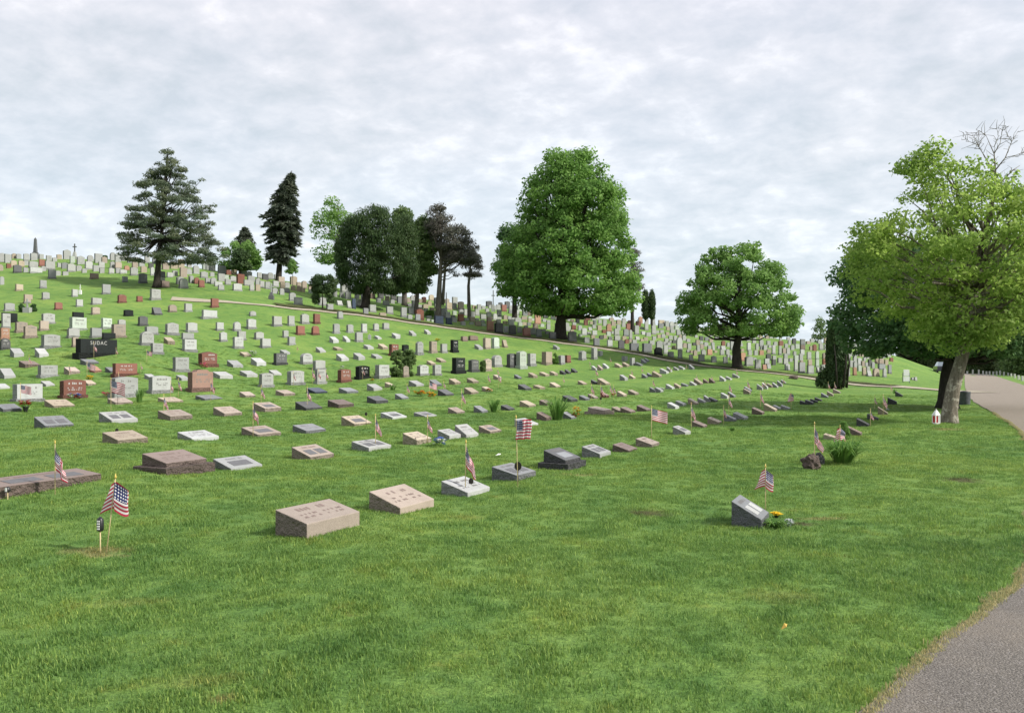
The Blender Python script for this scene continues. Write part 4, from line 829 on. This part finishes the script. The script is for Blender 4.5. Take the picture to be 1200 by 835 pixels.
# ------------------------------------------------------------------ flowers and plants
THINGS=[]
def note(o,label,cat,group=None): tag(o,label,cat,group); return o
def flowers(px,py,w,h,cols,label,vase=None,D=None,name='flower_bouquet'):
    D=D or depth(px,py); x,_,z=at(px,py,D); W=w*D/1000/2; H=h*D/1000; root=empty(name,(x,D,z)); rr=random.Random(int(px))
    zb=0
    if vase:
        mb=MB(); mb.tube([(0,0,-.02),(0,0,H*.1),(0,0,H*.4),(0,0,H*.45)],[W*.3,W*.3,W*.5,W*.55],10); mb.build('vase',M[vase],root); zb=H*.42
    for c in cols:
        mb=MB()
        for i in range(max(4,26//len(cols))):
            a=rr.uniform(0,6.28); d=W*.85*math.sqrt(rr.random()); zz=zb+(H-zb)*rr.uniform(.35,.95)*(1-.3*d/W); cx,cy=d*math.cos(a),d*math.sin(a); s=max(.03,W*rr.uniform(.22,.34))
            for k in range(6):
                t=k*1.047+a; ca,sa=math.cos(t),math.sin(t); mb.add([(cx,cy,zz-.2*s),(cx+ca*s*.6-sa*s*.35,cy+sa*s*.6+ca*s*.35,zz+s*.2),(cx+ca*s*1.1,cy+sa*s*1.1,zz+s*.1),(cx+ca*s*.6+sa*s*.35,cy+sa*s*.6-ca*s*.35,zz+s*.2)],[(0,1,2,3)])
            mb.ball((cx,cy,zz),s*.35,n=5,m=3)
        mb.build('blossoms',M[c],root)
    mb=MB()
    for i in range(26):
        a=rr.uniform(0,6.28); d=W*rr.uniform(.3,1.05); zz=zb+(H-zb)*rr.uniform(.1,.75); c,s=math.cos(a),math.sin(a); q=W*.3
        mb.add([(c*d*.4,s*d*.4,zz*.6),(c*d-s*q*.4,s*d+c*q*.4,zz),(c*(d+q),s*(d+q),zz+q*.3),(c*d+s*q*.4,s*d-c*q*.4,zz)],[(0,1,2,3)])
    mb.build('leaves',M['stem'],root); tag(root,label,'flowers'); return root
flowers(30,483,14,16,['red'],'red flowers in a black vase at the left edge','black')
flowers(87,469,17,10,['whitep','blue','red'],'white and blue flowers with a red one before the red slanted headstone')
flowers(125,466,11,9,['pink'],'pink flowers under a leaning flag left of the big grey stone')
flowers(105,449,10,11,['yellow'],'yellow flowers below a faded flag above the red slanted headstone')
flowers(238,434,12,11,['pink'],'bright pink bouquet on top of the carved red-brown headstone')
flowers(515,523,18,13,['whitep','blue'],'white and blue flowers beside the tan marker with a bronze medallion')
flowers(492,464,15,8,['orange','yellow'],'orange flowers, left of the two bright bunches in mid lawn')
flowers(505,467,13,10,['yellow','orange'],'yellow-orange flowers, right of the two bright bunches in mid lawn')
flowers(676,490,11,17,['yellow','orange'],'tall yellow and orange ornament beside the iris clump')
flowers(673,490,7,7,['red'],'dark red flower at the foot of the yellow ornament')
flowers(718,466,6,7,['red'],'dark red flowers right of the three flags')
flowers(401,433,6,5,['whitep'],'small white flowers on the left of the red rounded headstone',D=None)
flowers(775,459,8,6,['whitep'],'white flowers on a far low marker near the path')
flowers(1040,482,4,5,['whitep'],'small white flower beside the last flags in the right row')
flowers(910,607,12,7,['yellow'],'yellow tulips behind the leaning dark marker by the road','black')
flowers(297,419,9,10,['whitep'],'two white blossoms on top of a pale slant stone')
flowers(436,447,5,4,['red','yellow'],'tiny red and yellow flowers by the black rounded headstone')
flowers(573,459,9,5,['red','yellow'],'small mixed flowers on a tan marker with a faded flag')
flowers(513,400,7,4,['yellow'],'tiny yellow flowers on the slope behind the reddish stones')
flowers(604,563,0.1,0.1,['whitep'],'x') if False else None
def blades(px,py,w,h,n,label,cat='plant',name='leafy_plant',curve=.6,wid=.012,mat='stem',tuftflower=None):
    D=depth(px,py); x,_,z=at(px,py,D); W=w*D/1000/2; H=h*D/1000; root=empty(name,(x,D,z)); rr=random.Random(int(px*3)); mb=MB()
    for i in range(n):
        a=rr.uniform(0,6.28); r0=W*.35*math.sqrt(rr.random()); hh=H*rr.uniform(.6,1.1); out=W*rr.uniform(.2,1)*curve*1.6; c,s=math.cos(a),math.sin(a); w2=wid*rr.uniform(.7,1.3)
        P=[(r0*c,r0*s,-.02),(r0*c+c*out*.25,r0*s+s*out*.25,hh*.6),(r0*c+c*out*.6,r0*s+s*out*.6,hh*.95),(r0*c+c*out,r0*s+s*out,hh*rr.uniform(.55,.95))]; vs=[]
        for k,p in enumerate(P):
            q=w2*(1,1,.7,.1)[k]; vs+=[(p[0]-s*q,p[1]+c*q,p[2]),(p[0]+s*q,p[1]-c*q,p[2])]
        mb.add(vs,[(0,1,3,2),(2,3,5,4),(4,5,7,6)],0,True)
    mb.build('leaves',M[mat],root); tag(root,label,cat); return root
blades(653,492,30,27,90,'tall iris clump with pale upright leaves in mid lawn',name='iris_clump',wid=.016,curve=1.1)
blades(579,483,19,15,70,'low dark green leafy clump between two small markers',name='leafy_plant',curve=.8)
blades(163,472,15,16,50,'green leafy plant at the right foot of the big grey headstone',name='leafy_plant')
blades(988,543,50,27,260,'wide arching daylily clump beside the field stone',name='daylily_clump',curve=1,wid=.013)
blades(908,619,26,10,90,'low green foliage spreading from the leaning dark marker',name='leafy_plant',curve=1,wid=.012)
blades(925,618,9,10,60,'small silver-leaved plant at the edge of the bare soil','plant','silver_plant',curve=.9,wid=.01,mat='silver')
blades(460,457,14,7,50,'grassy clump by a small tan marker in mid lawn',name='leafy_plant')
blades(442,443,14,8,40,'low leafy growth at the foot of a pale headstone beside the yew shrub',name='leafy_plant')
blades(858,505,10,5,30,'low weedy tuft beside a marker in the front right row',name='leafy_plant')
blades(880,458,6,5,30,'small green plant beside the stacked dark markers near the path',name='leafy_plant')
blades(1048,461,8,5,30,'small dark plant at the far end of the right row',name='leafy_plant')
def shrub(px0,px1,y0,y1,label,lf=None,shape='cone',seed=1,name='shrub',n=26):
    D=depth((px0+px1)/2,y1)+.15; c=(px0+px1)/2; w=(px1-px0)/2; h=y1-y0
    pr=[(y0,c-w*.12,c+w*.12),(y0+h*.5,c-w*.72,c+w*.72),(y0+h*.85,c-w,c+w),(y1,c-w*.8,c+w*.8)] if shape=='cone' else [(y0,c-w*.5,c+w*.5),(y0+h*.25,c-w*.92,c+w*.92),(y0+h*.7,c-w,c+w),(y1,c-w*.7,c+w*.7)]
    s=w*D/1000; tree(name,label,'shrub',pr,D,[(c,y1+.5),(c,(y0+y1)/2),(c,y0+h*.2)],s*.08,n*2,s*.34,150,max(.03,s*.15),lf or L_yew,B_dark,asp=.4,up=(0,0,1),seed=seed,limbs=4,shell=.8)
shrub(457,473,411,442,'left and lower of two golden-green yew domes standing together',L_olive,'dome',61,'yew_shrub'); shrub(470,487,409,441,'right and taller of two golden-green yew domes standing together',L_olive,'dome',62,'yew_shrub')
shrub(647,655,409,427,'small conical green shrub between two mottled headstones',L_maple,'cone',63)
shrub(981,996,491,515,'small conical shrub in a pale planter behind the daylilies',L_maple,'cone',64)
shrub(498,509,364,371,'low round green bush just above the footpath',L_maple,'dome',65)
shrub(562,570,422,436,'small sparse shrub between dark and pinkish headstones',L_olive,'dome',66)
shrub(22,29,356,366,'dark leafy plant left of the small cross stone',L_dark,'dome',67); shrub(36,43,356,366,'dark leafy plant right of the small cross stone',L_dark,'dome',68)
shrub(119,126,299,306,'tiny dark bush on the left skyline beside the fir',L_dark,'dome',69)
# ------------------------------------------------------------------ single objects
def Wp(px,py,D=None): return at(px,py,D)
def rock(px,py,w,h,mat,label,seed):
    D=depth(px,py)+.15; x,_,z=at(px,py,D); r=w*D/2000; H=h*D/1000; random.seed(seed); bm=bmesh.new(); bmesh.ops.create_icosphere(bm,subdivisions=4,radius=1)
    from mathutils import noise
    for v in bm.verts:
        n=noise.fractal(v.co*1.6+Vector((seed,0,0)),.6,2,4); v.co*=1+.32*n; v.co.x*=r; v.co.y*=r*.8; v.co.z*=H*.62
        v.co.z+=H*.38
    me=bpy.data.meshes.new('field_stone'); bm.to_mesh(me); bm.free(); me.materials.append(mat); o=link('field_stone',me,None,(x,D,z)); tag(o,label,'rock'); return o
rock(950,551,22,17,STR['b'],'rough brown field stone at the front of the daylily clump',3)
rock(930,444,10,4,STR['b'],'low brown rock by the footpath, lying beyond the last markers of its row',5)
rock(960,546,11,14,STR['d'],'grey slate-like stone standing behind the brown field stone',8)
marker(858,901,584,619,'g','2',Hb=.27,Hf=.10,L=.5,T=.3)
SPEC={}
def px2x(px,D): return (px-600)/1000*D
# medallions (bronze discs on short rods)
def medallion(px,yb,yt,label,kind='disc',stick=False):
    D=depth(px,yb); x,_,z=at(px,yb,D); H=(yb-yt)*D/1000; root=empty('veteran_medallion',(x,D,z),R(-8)); m=MB(); top=H
    m.tube([(0,0,-.08),(0,0,H*.62)],.006,6); m.build('rod',M['wood' if stick else 'bronze'],root)
    q=MB()
    if kind=='disc':
        n=14; r=H*.10 if H>.35 else H*.17
        f=[(r*math.cos(6.2832*i/n),-.006,H-r*1.25+r*1.25*math.sin(6.2832*i/n)) for i in range(n)]; b=[(a,.006,c) for a,_,c in f]
        q.add(f+b,[tuple(range(n))[::-1],tuple(range(n,2*n))]+[(i,(i+1)%n,(i+1)%n+n,i+n) for i in range(n)])
        q.box(0,-.008,H-r*1.25,r*.9,.006,r*.25); q.box(0,-.009,H-r*1.25,r*.25,.006,r*1.1)
    else:
        r=.028; q.tube([(0,0,H*.6),(0,0,H*.63),(0,0,H*.72),(0,0,H*.93),(0,0,H)],[r*.6,r,r*1.05,r*.95,r*.3],12)
        for k in range(4): q.box(0,-r*1.0,H*(.68+.07*k),r*.8,.006,.012,1)
    q.build('emblem',[M['bronze'] if kind=='disc' else M['black'],M['whitep']],root); tag(root,label,'grave emblem'); return root
medallion(117.5,648,606,'black capped emblem on a short light stick left of the front flag','cap',True)
medallion(607,566,541,'dark oval emblem on a rod on the front of the two-panel light marker')
medallion(552,577,560,'small dark emblem below the flag on the light marker')
medallion(137,514,502,'dark lozenge emblem standing before the tan marker')
medallion(486.6,521,513,'round bronze emblem leaning on the front of the tan marker')
medallion(138,474,458,'bronze emblem on a rod before the big grey headstone')
medallion(429,499,483,'pair of dark slim ornaments behind a tan marker')
medallion(9,585,570,'small stake light at the left end of the wide double marker','cap',True)
medallion(704,473,465,'dark emblem at the foot of the middle of three flags')
# fallen leaf and litter
def scrap(px,py,w,mat,label,name,cat):
    D=depth(px,py); x,_,z=at(px,py,D); s=w*D/1000/2; m=MB(); m.add([(-s,0,.035),(0,-s*.7,.05),(s,0,.06),(0,s*.7,.04),(0,0,.07)],[(0,1,4),(1,2,4),(2,3,4),(3,0,4)]); o=m.build(name,M[mat],None,(x,D,z),.5); tag(o,label,cat)
scrap(919,745,10,'dryleaf','single dry orange leaf lying on the grass near the road','fallen_leaf','leaf')
scrap(584,536,8,'whitep','small white scrap lying on the grass between two flags','paper_scrap','litter')
# litter bin
def bin_():
    D=depth(1130,474); x,_,z=at(1130,474,D); r=.235; H=.56; root=empty('litter_bin',(x,D,z)); m=MB(); n=36; vs=[];fs=[]
    for j,(zz,q) in enumerate([(-.05,.92),(.02,.94),(.2,.97),(.4,1.0),(H-.03,1.02),(H,1.05),(H,.96),(H-.1,.93)]):
        for i in range(n):
            t=6.2832*i/n; rr_=r*q*(1+(.025 if i%2 and j<5 else 0)); vs.append((rr_*math.cos(t),rr_*math.sin(t),zz))
    for j in range(7):
        for i in range(n): fs.append((j*n+i,j*n+(i+1)%n,(j+1)*n+(i+1)%n,(j+1)*n+i))
    m.add(vs,fs,0,True); m.build('drum',M['bin'],root)
    l=MB(); random.seed(3); l.ball((0,0,H-.06),(r*.9,r*.9,.09),n=14,m=6,jit=.12); l.build('liner_bag',M['black'],root)
    tag(root,'ribbed grey litter bin with black bag beside the road, right of the leaning trunk','litter bin')
bin_()
def lantern():
    D=depth(1097,496.5)-.1; x,_,z=at(1097,497,D); root=empty('memorial_lantern',(x,D,z),R(12)); m=MB(); w=.125; H=.24
    m.box(0,0,.01,w+.02,w+.02,.06); m.box(0,0,H,w+.015,w+.015,.02); 
    for sx in (-1,1):
        for sy in (-1,1): m.box(sx*w/2,sy*w/2,.15,.022,.022,.24)
    m.box(.035,-w/2+.002,.15,.035,.012,.22); m.build('frame',M['white'],root)
    g=MB(); g.box(-.032,-w/2+.008,.145,.06,.008,.2,0); g.box(0,w/2-.01,.145,w*.9,.008,.2); g.box(-w/2+.008,0,.145,.008,w*.9,.2); g.build('red_panel',M['red'],root)
    k=MB(); k.box(.045,-w/2+.008,.145,.04,.008,.2); k.box(w/2-.008,0,.145,.008,w*.9,.2); k.build('grey_panel',plain('cool_grey_panel',(.3,.34,.42),.4),root)
    r=MB(); a=w/2+.015; zb=H+.01; vs=[(-a,-a,zb),(a,-a,zb),(a,a,zb),(-a,a,zb),(-.02,-.02,zb+.13),(.02,-.02,zb+.13),(.02,.02,zb+.13),(-.02,.02,zb+.13)]
    r.add(vs,[(0,1,5,4),(1,2,6,5),(2,3,7,6),(3,0,4,7),(4,5,6,7),(3,2,1,0)]); r.tube([(0,0,zb+.12),(0,0,zb+.18)],[.012,.004],6); r.build('roof',M['white'],root)
    tag(root,'small white house-shaped lantern with red side at the foot of the leaning tree','lantern')
lantern()
scrap(1121,493,3,'whitep','tiny white scrap at the right foot of the leaning tree','paper_scrap','litter')
def sign():
    D=66; x,_,z=at(1062,446,D); root=empty('notice_sign',(x,D,z),R(-4)); k=D/1000; m=MB()
    for s in (-1,1): m.box(s*3.7*k,.02,(5)*k-.1,.05,.05,13*k+.2)
    m.build('post',M['grey'],root)
    b=MB(); zc=(446-434.5)*k-.02; b.box(0,-.03,zc,6.6*k,.03,7.6*k); b.build('board',M['white'],root,bevel=.01); b2=MB(); b2.box(0,-.03,(446-441.7)*k-.02,7.2*k,.03,5.4*k); b2.build('board',M['white'],root,bevel=.01)
    tag(root,'white two-panel notice sign on posts beyond the footpath','sign')
sign()
q=headstone(1071,1074.5,441,446,'w','r'); build_head(q)
q=headstone(1068,1070.5,442,445,'w','f'); build_head(q)
# car
def car():
    D=104; x,_,z=at(1106,445,D); x=px2x(1105.5,D); root=empty('parked_car',(x,D,z),R(70)); L,W,H=4.4,1.8,1.5
    body=MB(); sec=[(-2.2,.35),(2.2,.35),(2.2,.78),(2.05,.88),(1.1,.98),(-1.9,1.0),(-2.15,.9)]
    body.prism([(a,b) for a,b in sec],-W/2,W/2); body.build('body',plain('black_car_paint',(.012,.013,.016),.25,.6),root,bevel=.05)
    cab=MB(); f=[(-1.9,1.0),(1.05,.98),(.35,1.47),(-1.45,1.5)]; vs=[(a,-W/2+.04+(.16 if b>1.2 else 0),b) for a,b in f]+[(a,W/2-.04-(.16 if b>1.2 else 0),b) for a,b in f]
    cab.add(vs,[(0,1,2,3),(7,6,5,4),(1,5,6,2),(3,2,6,7),(0,3,7,4)]); cab.build('window',plain('car_glass',(.22,.26,.30),.08,.9),root)
    rf=MB(); rf.box(-.55,0,1.5,1.85,W-.4,.05); rf.build('roof',plain('black_roof_paint',(.02,.02,.024),.25,.6),root,bevel=.02)
    for sx in (-1.35,1.35):
        for sy in (-1,1):
            w=MB(); w.tube([(sx,sy*(W/2-.18),.33),(sx,sy*(W/2+.01),.33)],.33,18); wo=w.build('wheel',M['black'],root); r2=MB(); r2.tube([(sx,sy*(W/2+.0),.33),(sx,sy*(W/2+.03),.33)],.19,12); r2.build('rim',M['grey'],wo)
    for sy in (-1,1):
        h=MB(); h.ball((2.18,sy*.62,.72),(.06,.17,.09),n=8,m=5); h.build('headlight',M['white'],root)
    tag(root,'black car parked at the road end, half hidden behind the leaning tree','car')
car()
# white posts along the far side of the road
for i,(px,yb,yt) in enumerate([(1133.5,438.6,435),(1140,438.8,433),(1147,439,433),(1152,438.5,433.5),(1156,438.5,434),(1159.7,438.8,434),(1164,439,434.5),(1168,439.5,434.5),(1172,439.8,434),(1176.5,440,435.5),(1181.5,440.5,437),(1185,441.5,438),(1189,443,438.5),(1193.5,444.5,440),(1198,446.3,441),(1204,449,443)]):
    D=min(150,1600/(yb-430)) if yb>439.6 else 150; x=px2x(px,D); z=float(zf(x,D)); H=max(.55,(yb-yt)*D/1000+.1); m=MB()
    m.box(0,0,H/2-.1,.20,.20,H+.1); o=m.build('fence_post',plain('weathered_white_paint',(.5,.5,.47),.7) if i==0 else bpy.data.materials['weathered_white_paint'],None,(x,D,z),.1,bevel=.02)
    m2=None; tag(o,'weathered white fence post, %s from the left along the far road side'%(['first','second','third','fourth','fifth','sixth','seventh','eighth','ninth','tenth','eleventh','twelfth','thirteenth','fourteenth','fifteenth','sixteenth'][i]),'fence post','white posts along the far road side')
# skyline monuments
def obelisk(px,yb,yt,w,mat,label,D=92,name='obelisk'):
    x=px2x(px,D); z=float(zf(x,D)); H=EYE+(HOR-yt)/1000*D-z; r=w*D/2000; root=empty(name,(x,D,z)); m=MB()
    m.box(0,0,.1,r*3.4,r*3.4,.6); m.box(0,0,.55,r*2.7,r*2.7,.35); m.build('base',mat,root)
    s=MB(); b=r*1.0; t=r*.62; z0=.72; z1=H-r*1.2; vs=[(-b,-b,z0),(b,-b,z0),(b,b,z0),(-b,b,z0),(-t,-t,z1),(t,-t,z1),(t,t,z1),(-t,t,z1),(0,0,H)]
    s.add(vs,[(0,1,5,4),(1,2,6,5),(2,3,7,6),(3,0,4,7),(4,5,8),(5,6,8),(6,7,8),(7,4,8),(3,2,1,0)]); s.build('shaft',mat,root); tag(root,label,'obelisk'); return root
obelisk(41.5,304,278,3.6,STM['d'],'tall dark obelisk on the left skyline')
obelisk(257,320,311,1.8,STM['w'],'thin pale spire monument below the light green bush')
obelisk(267,318,308,2,STM['w'],'pale spire monument right of the thin spire on the skyline')
obelisk(283.6,320,313,2,STM['w'],'short pale spire monument at the right side of the bushes')
obelisk(242,315,307,2,STM['w'],'pale slim monument under the right branches of the fir')
obelisk(523,349,342,1.6,STM['g'],'small grey spire on the skyline between the pine trunks')
def cross(px,yb,yt,w,ped,mc,mp,label,D=None):
    D=D or depth(px,yb); x=px2x(px,D); z=float(zf(x,D)); H=EYE+(HOR-yt)/1000*D-z; W=w*D/1000; p=H*ped; root=empty('cross_monument',(x,D,z)); m=MB()
    m.box(0,0,.05,W*.95,W*.8,.5); a,b=W*.38,W*.2; vs=[(-a,-a,.28),(a,-a,.28),(a,a,.28),(-a,a,.28),(-b,-b,p),(b,-b,p),(b,b,p),(-b,b,p)]; m.add(vs,[(0,1,5,4),(1,2,6,5),(2,3,7,6),(3,0,4,7),(4,5,6,7)]); m.build('pedestal',mp,root)
    c=MB(); t=W*.2; h=H-p; c.box(0,0,p+h/2,t,t,h); c.box(0,0,p+h*.62,W*.85,t*.96,t); c.build('cross',mc,root,bevel=.01); tag(root,label,'cross monument'); return root
cross(87.5,305,285.5,5.5,.48,STM['d'],STM['w'],'dark cross on a white pedestal on the left skyline',90)
cross(578,353,340,5,.35,STM['g'],STM['w'],'pale stone cross on the skyline left of the big maple',104)
cross(318,351,332,6,.45,STM['w'],STM['d'],'white cross figure on a dark pedestal above the footpath')
cross(32,366,350,8,.3,STM['w'],STM['w'],'small white cross stone between two dark leafy plants')
cross(94,345,333,3,.1,M['white'],M['white'],'thin white wooden cross in the upper left lawn')
cross(433,398,391,3.5,.4,STM['w'],STM['w'],'tiny pale cross stone in the mid slope')

# ------------------------------------------------------------------ labels that single each stone out
ORD=['first','second','third','fourth','fifth','sixth','seventh','eighth','ninth','tenth','eleventh','twelfth','thirteenth','fourteenth','fifteenth','sixteenth','seventeenth','eighteenth','nineteenth','twentieth']
def ordn(i):
    if i<20: return ORD[i]
    s=i+1; suf='th' if 10<=s%100<=20 else {1:'st',2:'nd',3:'rd'}.get(s%10,'th'); return '%d%s'%(s,suf)
def rowof(q):
    d=q['x']*math.cos(R(A0))-q['y']*math.sin(R(A0)); return d
LM=[(20,'at the left edge'),(41,'below the dark obelisk'),(113,'near the black SUDAC stone'),(188,'below the lone fir'),(240,'right of the lone fir'),(284,'below the light green bush'),(328,'below the tall spruce'),(380,'below the clipped shrub'),(432,'below the dark yew'),(472,'near the yew domes'),(515,'below the open pine'),(560,'left of the big maple'),(600,'under the left side of the big maple'),(657,'below the big maple trunk'),(710,'under the right side of the big maple'),(760,'below the cypress pair'),(815,'left of the spreading maple'),(864,'by the spreading maple trunk'),(915,'right of the spreading maple'),(962,'left of the columnar yew'),(1005,'right of the columnar yew'),(1040,'left of the notice sign')]
def lmk(px): return min(LM,key=lambda a:abs(a[0]-px))[1]
used=set()
def size_word(q):
    if q['k']=='m': return 'wide' if q['L']>1.0 else ('small' if q['L']<.5 else '')
    return 'tall' if q['h']/max(1,q['w'])>1.45 else ('wide' if q['w']/max(1,q['h'])>1.3 else '')
def shape_word(q):
    if q['k']=='m': return 'slant marker' if 'B' not in q['opt'] else 'marker on a wider base'
    return {'flat':'flat-topped headstone','serp':'curved-top headstone','round':'round-topped headstone','gable':'pointed headstone','ogee':'shouldered headstone'}[q['kind']] if not q['slant'] else 'slanted headstone'
groups={}
for q in ITEMS:
    below=q['y']<D_path(q['px'])
    if below: key=('b',q['k'],int(round((-5.4-rowof(q))/3.9)))
    else: key=('a',q['k'],int((q['y']-D_path(q['px']))//4))
    groups.setdefault(key,[]).append(q)
CUST={(330,417):'nearest large pinkish block marker, lying at the bottom centre-left of the lawn',(436,507):'pink slant marker just right of the nearest block marker, with a carved name',(-6,102):'very wide brown-grey double marker at the left edge behind a flag',
 (160,250):'long dark brown-grey marker on a wider base, left foreground',(634,684):'dark grey marker on a wider base right of the square flag',(858,901):'dark grey leaning marker with two light panels beside yellow tulips and a flag'}
for key,lst in groups.items():
    lst.sort(key=lambda q:q['px'])
    n=len(lst)
    for i,q in enumerate(lst):
        sw=size_word(q); base=(sw+' ' if sw else '')+CN[q['c']]+' '+shape_word(q)
        r=key[2]
        if key[0]=='b':
            rown={0:'front row',-1:'right-hand row by the road'}.get(r,'%s row back'%ordn(r))
        else: rown='row just above the footpath' if r<=0 else '%s band above the footpath'%ordn(r)
        lab='%s %s, %s from the left in the %s'%(base,lmk(q['px']),ordn(i),rown)
        ck=(int(q['px']-q['w']/2),int(q['px']+q['w']/2))
        for (a,b),t in CUST.items():
            if abs(q['px']-(a+b)/2)<.6 and abs(q['w']-(b-a))<1.1: lab=t
        if 'N' in q['opt']: lab='wide black polished headstone reading SUDAC, with a white flag before it'
        if len(lab.split())>16: lab='%s, %s from the left in the %s'%(base,ordn(i),rown)
        if lab in used: lab='%s %s, %s'%(base,lmk(q['px']),'upper' )+' %s of the %s'%(ordn(i),rown)
        used.add(lab)
        tag(q['o'],lab,'grave marker' if q['k']=='m' else 'headstone',('low slant markers ' if q['k']=='m' else 'upright headstones ')+('on the lawn below the footpath' if key[0]=='b' else 'on the hill above the footpath'))
# flags
CF={123:'small flag on a leaning stick at the front left, nearest of all flags',64.5:'limp flag standing before the wide double marker at the left edge',545:'limp flag on the light marker in the middle of the front row',607:'flag hanging open and square on a stick before the two-panel marker',
 897:'flag draped to both sides of its stick behind the dark leaning marker',954.5:'limp flag rising from the brown field stone',982:'flag spread low among the arching daylily leaves',763.5:'flag blown open to the right on a tall stick, centre right lawn'}
FK={'limp':'limp','both':'double-draped','wave':'wind-blown','square':'squarely hanging'}
gf={}
for f in FLAGS:
    if f['px'] in CF: tag(f['o'],CF[f['px']],'flag','small stick flags on graves'); continue
    best=min(ITEMS,key=lambda q:(q['x']-f['x'])**2+(q['y']-f['y'])**2); rw=int(round((-5.4-rowof(f))/3.9)); gf.setdefault(rw,[]).append((f,best))
for rw,lst in gf.items():
    lst.sort(key=lambda a:a[0]['px'])
    for i,(f,b) in enumerate(lst):
        rown={0:'front row',-1:'right-hand row by the road'}.get(rw,'%s row back'%ordn(max(rw,0)))
        lab='%s flag by %s %s, %s from left, %s'%(FK[f['kind']],CN[b['c']],'marker' if b['k']=='m' else 'headstone',ordn(i),rown)
        if lab in used: lab=lab.replace(' flag by','  flag beside').replace('  ',' ')
        used.add(lab); tag(f['o'],lab,'flag','small stick flags on graves')

# ------------------------------------------------------------------ sky, sun, camera
SUN_AZ=107; SUN_EL=38        # azimuth measured clockwise from the view direction
w=bpy.data.worlds.new('World'); scene.world=w; w.use_nodes=True; t=w.node_tree; t.nodes.clear()
def wn(ty,**k):
    n=t.nodes.new(ty)
    for a,b in k.items(): setattr(n,a,b)
    return n
out=wn('ShaderNodeOutputWorld'); bg=wn('ShaderNodeBackground'); sky=wn('ShaderNodeTexSky',sky_type='NISHITA'); sky.sun_disc=False
sky.sun_elevation=R(SUN_EL); sky.sun_rotation=R(SUN_AZ); sky.air_density=1.2; sky.dust_density=1.5
tc=wn('ShaderNodeTexCoord'); sp=wn('ShaderNodeSeparateXYZ'); t.links.new(tc.outputs['Generated'],sp.inputs[0])
def mth(op,a,b=0):
    n=wn('ShaderNodeMath',operation=op)
    for i,v in enumerate((a,b)):
        if isinstance(v,(int,float)): n.inputs[i].default_value=v
        else: t.links.new(v,n.inputs[i])
    return n.outputs[0]
zz=mth('ADD',mth('MAXIMUM',sp.outputs[2],0),.30)
cb=wn('ShaderNodeCombineXYZ'); t.links.new(mth('DIVIDE',sp.outputs[0],zz),cb.inputs[0]); t.links.new(mth('DIVIDE',sp.outputs[1],zz),cb.inputs[1])
def nz(sc,de,ro,di=0,off=(0,0,0),scl=(1,1,1)):
    mp=wn('ShaderNodeMapping'); mp.inputs['Location'].default_value=off; mp.inputs['Scale'].default_value=scl; mp.inputs['Rotation'].default_value=(0,0,.5); t.links.new(cb.outputs[0],mp.inputs['Vector'])
    n=wn('ShaderNodeTexNoise'); n.inputs['Scale'].default_value=sc; n.inputs['Detail'].default_value=de; n.inputs['Roughness'].default_value=ro; n.inputs['Distortion'].default_value=di
    t.links.new(mp.outputs[0],n.inputs['Vector']); return n.outputs['Fac']
def rp(f,st):
    n=wn('ShaderNodeValToRGB'); e=n.color_ramp.elements
    while len(e)<len(st): e.new(.5)
    for q,(p,c) in zip(e,st): q.position=p; q.color=(*c,1)
    t.links.new(f,n.inputs[0]); return n.outputs[0]
cl=mth('ADD',mth('MULTIPLY',nz(1.6,5,.55,.4,(3,1,0),(1,1.15,1)),.42),mth('MULTIPLY',nz(9.5,6,.6,.15,(0,2,0),(1,1.1,1)),.58))
cloud=rp(cl,[(.36,(3.6,3.9,4.25)),(.45,(4.1,4.3,4.65)),(.54,(4.65,4.75,5.05)),(.66,(5.9,5.9,6.1))])
hz=rp(sp.outputs[2],[(0,(.93,1.02,1.04)),(.12,(.98,1.03,1.04)),(.3,(1,1,1)),(.5,(1.02,.98,1.0))])
mm=wn('ShaderNodeMix',data_type='RGBA',blend_type='MULTIPLY'); mm.inputs[0].default_value=1; t.links.new(cloud,mm.inputs[6]); t.links.new(hz,mm.inputs[7])
gap=rp(nz(.8,4,.55,.3,(7,4,0)),[(.3,(.75,.75,.75)),(.55,(.95,.95,.95))])
m2=wn('ShaderNodeMix',data_type='RGBA'); t.links.new(gap,m2.inputs[0]); t.links.new(sky.outputs[0],m2.inputs[6]); t.links.new(mm.outputs[2],m2.inputs[7])
t.links.new(m2.outputs[2],bg.inputs['Color']); bg.inputs['Strength'].default_value=.1; t.links.new(bg.outputs[0],out.inputs['Surface'])
sd=bpy.data.lights.new('sun','SUN'); sd.energy=2.7; sd.angle=R(3.5); sd.color=(1,.955,.88)
s=bpy.data.objects.new('sun',sd); COL.objects.link(s); az=R(SUN_AZ); el=R(SUN_EL)
dv=Vector((math.sin(az)*math.cos(el),math.cos(az)*math.cos(el),math.sin(el))); s.rotation_euler=dv.to_track_quat('Z','Y').to_euler()
cd=bpy.data.cameras.new('camera'); cd.lens=30; cd.sensor_width=36; cd.clip_end=6000; cd.clip_start=.05; cd.shift_y=12.5/1200
cam=bpy.data.objects.new('camera',cd); COL.objects.link(cam); cam.location=(0,0,EYE); cam.rotation_euler=(R(90),0,0); scene.camera=cam
scene.view_settings.view_transform='Standard'; scene.view_settings.look='None'; scene.view_settings.exposure=.93; scene.view_settings.gamma=1
scene.view_settings.use_curve_mapping=False
print('ITEMS',len(ITEMS),'markers',sum(q['k']=='m' for q in ITEMS),'flags',len(FLAGS),'allheads',len(allh))
